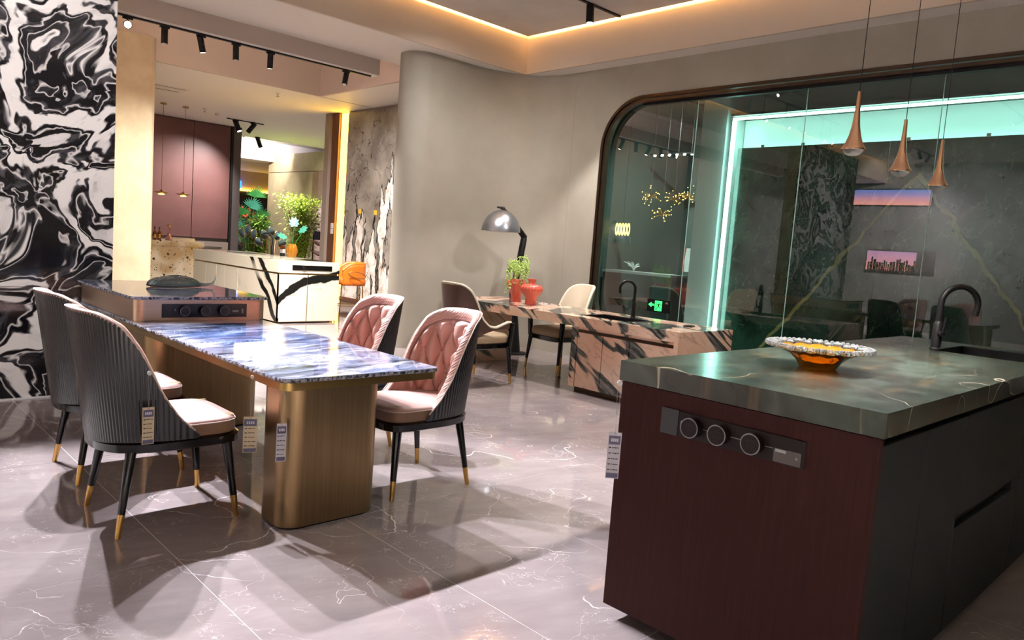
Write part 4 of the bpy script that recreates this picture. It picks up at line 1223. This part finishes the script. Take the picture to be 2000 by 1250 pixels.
kc = thing('speckled_counter', 'cream and black speckled stone bar counter below gold pendants', 'counter', (5.3, 16.3, 0))
wb(MB().prism(rrect(3.9, 6.24, 15.98, 16.7, .09, 8), .90, 1.005), 'counter_top', M_speck, kc, smooth=40)
wb(MB().prism(rrect(3.95, 6.21, 16.01, 16.66, .09, 8), 0, .8995), 'counter_body', M_speck, kc, smooth=40)
bc = thing('base_cabinet', 'brown base cabinet under the mauve wall panels', 'cabinet', (5.5, 17.2, 0))
wb(BX(3.0, 6.95, 16.95, 17.48, 0, .86), 'cabinet_body', M_warmgrey, bc)
wb(BX(2.98, 6.98, 16.93, 17.49, .8605, .90), 'counter_slab', M_chrome, bc)
for i, (xx, hh, lab) in enumerate(((5.28, .27, 'left brown glass whisky bottle on the speckled counter'), (5.37, .26, 'right brown glass whisky bottle on the speckled counter'))):
    t = thing('whisky_bottle', lab, 'bottle', (xx, 16.2, 1.005), 0, 'whisky bottles on the counter')
    MB().lathe([(.002, 0), (.036, 0), (.038, .01), (.038, .14), (.03, .165), (.013, .19), (.013, hh - .03)], 16).build('glass', M_whisky, t, smooth=50)
    MB().lathe([(.017, hh - .03), (.017, hh), (.002, hh)], 12).build('stopper', M_blackplastic, t, smooth=40)
    MB().lathe([(.0385, .04), (.0388, .041), (.0388, .11), (.0385, .111)], 16).build('label', M_gold, t, smooth=40)
t = thing('decanter', 'clear rose decanter with round stopper on the speckled counter', 'decanter', (5.56, 16.2, 1.005))
MB().lathe([(.002, 0), (.065, 0), (.068, .015), (.05, .08), (.026, .14), (.02, .22), (.026, .26)], 20).build('flask', M_rosewine, t, smooth=50)
MB().ball((0, 0, .30), .036, 14, 8).build('stopper', M_copper, t, smooth=80)
t = thing('steel_tray', 'brushed steel box lying on the speckled counter', 'tray', (5.87, 16.35, 1.005))
BX(-.24, .24, -.12, .12, 0, .055).build('tray_body', M_chrome, t, bev=.004)
BX(-.23, .23, -.11, .11, .0551, .066).build('tray_lid', M_chrome, t, bev=.003)
def gold_pendant(label, x, src=None):
    if src: return clone(src, label, (x, 15.75, 1.93))
    t = thing('disc_pendant', label, 'pendant lamp', (x, 15.75, 1.93), 0, 'gold disc pendants')
    MB().lathe([(.002, .0), (.05, .0), (.085, .02), (.14, .035), (.135, .042), (.07, .05), (.03, .065), (.012, .09)], 28).build('gold_disc', M_gold, t, smooth=50)
    MB().lathe([(.002, -.012), (.05, -.008), (.06, .004), (.002, .006)], 20).build('glow_bowl', M_ledgold, t)
    MB().tube([(0, 0, .09), (0, 0, 1.775)], .004, 6).build('cord', M_twig, t)
    MB().lathe([(.06, 1.765), (.06, 1.79), (.002, 1.79)], 20).build('ceiling_rose', M_brass, t, smooth=40)
    return t
g1 = gold_pendant('gold disc pendant next to the pillar over the counter', 5.24)
gold_pendant('gold disc pendant farther right over the counter', 5.665, g1)
# ceiling bits
for lab, x, y in (('sprinkler head on the white ceiling near the recess corner', 5.97, 12.35), ('sprinkler head on the kitchen ceiling beside the gold pendants', 5.99, 15.62)):
    t = thing('sprinkler', lab, 'sprinkler', (x, y, 3.72), 0, 'ceiling sprinklers')
    MB().lathe([(.035, -.006), (.03, -.012), (.012, -.02), (.012, -.055)], 14).build('neck', M_whiteplastic, t, smooth=40)
    MB().lathe([(.002, -.062), (.03, -.06), (.03, -.055), (.002, -.054)], 14).build('deflector', M_chrome, t, smooth=40)
t = thing('ceiling_vent', 'slotted air vent in the white ceiling beside the pillar', 'vent', (4.55, 14.0, 3.72))
BX(-.45, .45, -.3, .3, -.008, -.001).build('vent_plate', M_soffit, t)
BX(-.42, .40, -.22, -.19, -.010, -.0085).build('vent_slot', M_toe, t)
BX(-.42, .40, .12, .15, -.010, -.0085).build('vent_slot', M_toe, t)
t = thing('smoke_detector', 'small round detector on the white ceiling left of the short track', 'detector', (6.40, 15.95, 3.72))
MB().lathe([(.06, -.002), (.058, -.03), (.03, -.045), (.002, -.046)], 18).build('housing', M_whiteplastic, t, smooth=40)
# ================================================================ plants and chairs of the far hall
def bamboo(label, loc, nst, h, spread, leaf_m, seed, nleaf, lsize):
    t = thing('bamboo_plant', label, 'plant', loc)
    rnd = random.Random(seed); stem, lv = MB(), MB()
    for k in range(nst):
        a = rnd.uniform(0, 2 * PI); hh = h * rnd.uniform(.7, 1.0); lean = rnd.uniform(.2, 1) * spread
        b0 = (rnd.uniform(-.12, .12), rnd.uniform(-.12, .12))
        pts = [(b0[0] + lean * math.cos(a) * s_ ** 1.8, b0[1] + lean * math.sin(a) * s_ ** 1.8, hh * (s_ - .12 * s_ ** 4)) for s_ in [i / 8 for i in range(9)]]
        stem.tube(pts, [.012 - .009 * i / 8 for i in range(9)], 5)
        for j in range(nleaf):
            s_ = rnd.uniform(.32, 1.0); i = min(int(s_ * 8), 7); f_ = s_ * 8 - i
            q = Vector(pts[i]) * (1 - f_) + Vector(pts[i + 1]) * f_
            th = rnd.uniform(0, 2 * PI); rr = rnd.uniform(.02, .30) * (1.2 - s_ * .5)
            c = q + Vector((rr * math.cos(th), rr * math.sin(th), rnd.uniform(-.08, .08)))
            d = Vector((math.cos(th), math.sin(th), rnd.uniform(-.7, .3))).normalized()
            sd = d.cross(Vector((0, 0, 1))).normalized() * lsize * .17
            L_ = lsize * rnd.uniform(.6, 1.2)
            lv.add([c, c + d * L_ * .45 + sd, c + d * L_, c + d * L_ * .45 - sd], [(0, 1, 2, 3)])
    stem.build('stems', M_twig, t); tagp(lv.build('leaves', leaf_m, t), kind='stuff')
    return t
bamboo('tall yellow green bamboo beside the beige wall', (9.62, 18.2, 0), 26, 2.75, .62, M_leafy, 11, 230, .12)
bamboo('bushy bright green bamboo between the palm and the tap', (9.40, 20.3, 0), 22, 2.05, .40, M_leaf, 5, 230, .12)
pm = thing('fan_palm', 'fan palm with pale fronds left of the bamboo', 'plant', (10.3, 22.9, 0))
rnd = random.Random(3)
for k, (dx, dz, a) in enumerate(((-.55, 1.35, .3), (-.35, 1.75, -.2), (.10, 2.35, .1), (-.05, 2.0, .5), (.35, 1.7, -.4), (-.6, .95, .2), (.45, 1.3, .6), (-.25, 1.15, -.5), (.2, 1.0, .3))):
    MB().tube([(0, 0, 0), (dx * .5, -.05, dz * .6), (dx, -.1, dz)], .014, 6).build('stalk', M_leafd, pm)
    fr_ = MB()
    for i in range(15):
        b_ = -1.25 + 2.5 * i / 14
        d = Vector((math.sin(b_ + a), -.25, math.cos(b_ + a) * .75)).normalized(); L_ = .46 * (1 - .12 * abs(b_))
        sd = Vector((d.z, 0, -d.x)).normalized() * .026
        o_ = Vector((dx, -.1, dz))
        fr_.add([o_, o_ + d * L_ * .5 + sd, o_ + d * L_ + Vector((0, 0, -.05)), o_ + d * L_ * .5 - sd], [(0, 1, 2, 3)])
    fr_.build('frond', M_leafd if k % 3 else M_leaft, pm)
rf = thing('red_flowers', 'orange red flower spray behind the palm', 'flowers', (10.6, 23.6, 0))
st_, fl_ = MB(), MB()
for k in range(12):
    q = (rnd.uniform(-.4, .4), rnd.uniform(-.1, .1), rnd.uniform(1.55, 2.05))
    st_.tube([(0, 0, 0), (q[0] * .5, 0, 1.0), q], .006, 4)
    for m in range(6): fl_.ball((q[0] + rnd.uniform(-.06, .06), q[1] + rnd.uniform(-.06, .06), q[2] + rnd.uniform(-.08, .08)), .035, 6, 4)
st_.build('stems', M_leafd, rf); fl_.build('blossoms', M_redflower, rf)
pc = thing('petal_chair', 'fan backed chair with dark oval pads and gold rims', 'chair', (8.78, 19.6, 0), .3)
M_pad = mat('dark_teal_velvet', '#1f3a3d', .7, sheen=.3)
for i in range(5):
    a = -1.0 + .5 * i
    c = Vector((.42 * math.sin(a), 0, .86 + .42 * math.cos(a) ** 2 + .05))
    pad = MB().lathe([(.002, -.02), (.085, -.014), (.095, 0), (.085, .014), (.002, .02)], 20).build('oval_pad', M_pad, pc, smooth=60)
    pad.location = c; pad.rotation_euler = (PI / 2, a, 0); pad.scale = (1, 1.4, 1)
    ring = [(c.x + .10 * math.cos(b_) * math.cos(a) + .135 * math.sin(b_) * math.sin(a), 0, c.z - .10 * math.cos(b_) * math.sin(a) + .135 * math.sin(b_) * math.cos(a)) for b_ in [2 * PI * k / 24 for k in range(24)]]
    MB().tube(ring, .008, 6, closed=True).build('gold_rim', M_brass, pc, smooth=60)
    MB().tube([tuple(c - Vector((math.sin(a), 0, math.cos(a))) * .13), (c.x * .35, -.05, .48)], .01, 6).build('spoke', M_copper, pc)
MB().lathe([(.002, .40), (.24, .40), (.27, .43), (.26, .48), (.002, .50)], 28, (0, -.2, 0)).build('seat', mat('navy_velvet', '#23305a', .7), pc, smooth=50)
for sx in (-1, 1):
    for y_ in (-.36, -.04): MB().tube([(sx * .16, y_, .41), (sx * .2, y_ * 1.1, 0)], .012, 8).build('leg', M_brass, pc, smooth=50)
clone(pc, 'blue oval padded chair half hidden behind the bright green bamboo', (9.2, 19.1, 0), .1)
rk = thing('magazine_rack', 'black rack with slanted wooden trays beside the grey column', 'rack', (9.62, 17.3, 0), .4)
for sx in (-1, 1): BX(sx * .2 - .012, sx * .2 + .012, -.012, .012, 0, 1.35).build('post', M_blackmatte, rk)
BX(-.2, .2, -.02, .02, 1.2, 1.42).build('header_sign', mat('slate_board', '#3c4258', .5), rk)
for z in (.35, .6, .85, 1.1):
    o_ = BX(-.24, .24, -.13, .13, -.012, .012).build('slanted_tray', M_brownpanel, rk); o_.location = (0, -.06, z); o_.rotation_euler = (.5, .12, 0)

# ================================================================ behind the glass
ex = thing('exit_sign', 'black exit sign with green arrow and running figure on the glass', 'sign', (7.494, 5.225, .735), -PI / 2)
BX(-.165, .165, .001, .024, 0, .155).build('sign_box', M_blackplastic, ex, bev=.003)
def plate(name, polys, m=M_green_sign):
    k = MB()
    for pl in polys: k.prism(pl, -.0015, .0008, 'y')
    return k.build(name, m, ex)
plate('arrow', [[(-.145, .085), (-.10, .055), (-.10, .074), (-.062, .074), (-.062, .096), (-.10, .096), (-.10, .115)]])
plate('door_panel', [[(-.050, .018), (.050, .018), (.050, .137), (-.050, .137)]])
D = mat('sign_figure_dark', '#063512', .5)
k = MB()
for pl in ([(-.036, .022), (-.028, .022), (-.028, .13), (-.036, .13)], [(.012, .108), (.022, .108), (.022, .122), (.012, .122)], [(-.004, .066), (.016, .066), (.02, .104), (.002, .106)], [(-.002, .07), (-.02, .052), (-.026, .026), (-.018, .026), (-.012, .048), (.006, .06)], [(.006, .068), (.026, .05), (.022, .03), (.03, .03), (.038, .052), (.016, .072)], [(.004, .104), (-.02, .096), (-.024, .078), (-.016, .078), (-.012, .09), (.004, .094)], [(.018, .104), (.034, .092), (.034, .078), (.042, .08), (.042, .096), (.022, .11)]):
    k.prism(pl, -.0028, -.0014, 'y')
k.build('running_figure', D, ex)
BX(.10, .135, -.001, .001, .11, .13).build('status_label', M_ring, ex)

def sputnik(label, loc, seed):
    t = thing('branch_chandelier', label, 'chandelier', loc, 0, 'gold branch chandeliers behind the glass')
    rnd = random.Random(seed); br, bl = MB(), MB()
    for k in range(26):
        d = Vector((rnd.gauss(0, 1), rnd.gauss(0, 1), rnd.gauss(0, .7))).normalized(); L_ = rnd.uniform(.09, .2)
        e = d * L_ + Vector((0, 0, .02)); m_ = d * L_ * .5 + Vector((rnd.uniform(-.03, .03), 0, .03))
        br.tube([(0, 0, 0), tuple(m_), tuple(e)], .004, 4); bl.ball(tuple(e), .007, 6, 4)
    br.build('branches', M_gold, t); bl.build('bulbs', M_ledgold, t)
    MB().tube([(0, 0, 0), (0, 0, 3.9 - loc[2])], .003, 5).build('cord', M_blackmatte, t)
    return t
for lab, u, zz, x in (('left gold branch chandelier behind the glass', 7.458, 2.377, 10.2), ('middle gold branch chandelier behind the glass', 6.99, 2.32, 10.2), ('right gold branch chandelier behind the glass', 6.73, 2.38, 10.25), ('low gold branch chandelier behind the glass', 7.20, 2.075, 10.2)):
    sputnik(lab, (x, u, zz), int(u * 100))
t = thing('linear_chandelier', 'row of small white downlights on a dark bar behind the glass', 'chandelier', (10.7, 7.50, 3.14))
BX(-.02, .02, -.45, .40, 0, .03).build('bar', M_blackmatte, t)
for k in range(11):
    MB().lathe([(.002, -.012), (.02, -.012), (.024, 0)], 10, (.05 * (-1) ** k, -.40 + k * .075, 0)).build('spot_lens', M_ledwhite, t)
for yy in (-.42, .36): MB().tube([(0, yy, .03), (0, yy, .76)], .003, 5).build('cord', M_blackmatte, t)
t = thing('loop_chandelier', 'glowing gold loop chandelier at the left edge of the glass', 'chandelier', (10.2, 7.985, 1.83))
for k in range(5):
    for m in range(3):
        ring = [(.0, (k - 2) * .062 + (.032 - .006 * m) * math.cos(a), .0 + (.105 - .02 * m) * math.sin(a)) for a in [2 * PI * i / 20 for i in range(20)]]
        MB().tube(ring, .004, 5, closed=True).build('loop', M_ledgold, t, smooth=70)
MB().tube([(0, 0, .1), (0, 0, 2.07)], .003, 5).build('cord', M_blackmatte, t)
cb = thing('gallery_console', 'low grey console behind the glass with a white coral ornament', 'console', (10.2, 7.45, 0))
BX(-.25, .25, -.70, .70, 1.09, 1.13).build('console_top', M_greywall, cb)
for yy in (-.7, .66): BX(-.22, .22, yy, yy + .04, 0, 1.089).build('console_leg', M_darkgrey, cb)
co = thing('coral_ornament', 'white branching coral ornament on the console behind the glass', 'ornament', (10.2, 7.676, 1.14))
k = MB(); rnd = random.Random(9)
for i in range(18):
    a = rnd.uniform(0, 2 * PI); L_ = rnd.uniform(.1, .2)
    k.tube([(0, 0, 0), (L_ * .4 * math.cos(a), L_ * .4 * math.sin(a), L_ * .6), (L_ * math.cos(a), L_ * math.sin(a), L_ * .8)], [.008, .006, .003], 5)
k.build('branches', M_whiteplastic, co)
for lab, yy in (('left red and white banner deep behind the glass', 8.42), ('right red and white banner deep behind the glass', 8.12)):
    t = thing('wall_banner', lab, 'banner', (12.49, yy, 1.15), 0, 'banners behind the glass')
    BX(-.012, .0, -.13, .13, 0, .46).build('white_cloth', M_whiteplastic, t)
    MB().prism([(.06, 0.0), (.13, .0), (.13, .46), (.04, .46), (.07, .2)], -.014, -.0125, 'x').build('red_stripe', M_redflower, t)

# ================================================================ left wall seen only as a reflection in the glass
def f_sunset(z0, z1):
    def fn(T):
        z = T.xyz(T.pos())[2]
        c = T.ramp((z - z0) / (z1 - z0), [(0, '#f2a58e'), (.35, '#d796a0'), (.7, '#8f83b8'), (1, '#5f78b4')])
        return {'color': c, 'emit': c}
    return fn
for i, (ya, yb, lab) in enumerate(((8.75, 9.3, 'short sunset coloured clerestory screen on the left wall'), (6.35, 8.6, 'long sunset coloured clerestory screen on the left wall'))):
    t = thing('sunset_screen', lab, 'screen', (-5.3, (ya + yb) / 2, 3.16), 0, 'sunset screens')
    BX(0, .02, ya - (ya + yb) / 2 - .03, yb - (ya + yb) / 2 + .03, -.03, .42).build('frame', M_blackmatte, t)
    m_ = mat('sunset_picture%d' % i, '#000000', .5, emit='#ffffff', es=4.0, fn=f_sunset(3.16, 3.55))
    BX(.02, .025, ya - (ya + yb) / 2, yb - (ya + yb) / 2, 0, .39).build('picture', m_, t)
nc = thing('city_picture', 'lit night city panorama in a niche on the left wall', 'picture', (-5.3, 6.95, 1.48))
BX(0, .03, -.85, .80, -.04, .54).build('niche_frame', M_darkgrey, nc)
BX(.03, .034, -.42, .78, .0, .50).build('sky', mat('city_sky', '#000000', .5, emit='#ffffff', es=4.0, fn=f_sunset(1.2, 2.6)), nc)
rnd = random.Random(12); tw, wn = MB(), MB()
y_ = -.42
while y_ < .74:
    w_ = rnd.uniform(.03, .07); h_ = rnd.uniform(.15, .36)
    tw.box(.034, .037, y_, min(y_ + w_, .78), 0, h_)
    for q in range(7):
        yy, zz = y_ + rnd.uniform(0, w_ * .8), rnd.uniform(.02, h_ * .8)
        wn.box(.037, .0375, yy, yy + .008, zz, zz + .012)
    y_ += w_ + rnd.uniform(0, .02)
tw.build('towers', mat('city_navy', '#141a2c', .6), nc); wn.build('lit_windows', M_ledgold, nc)
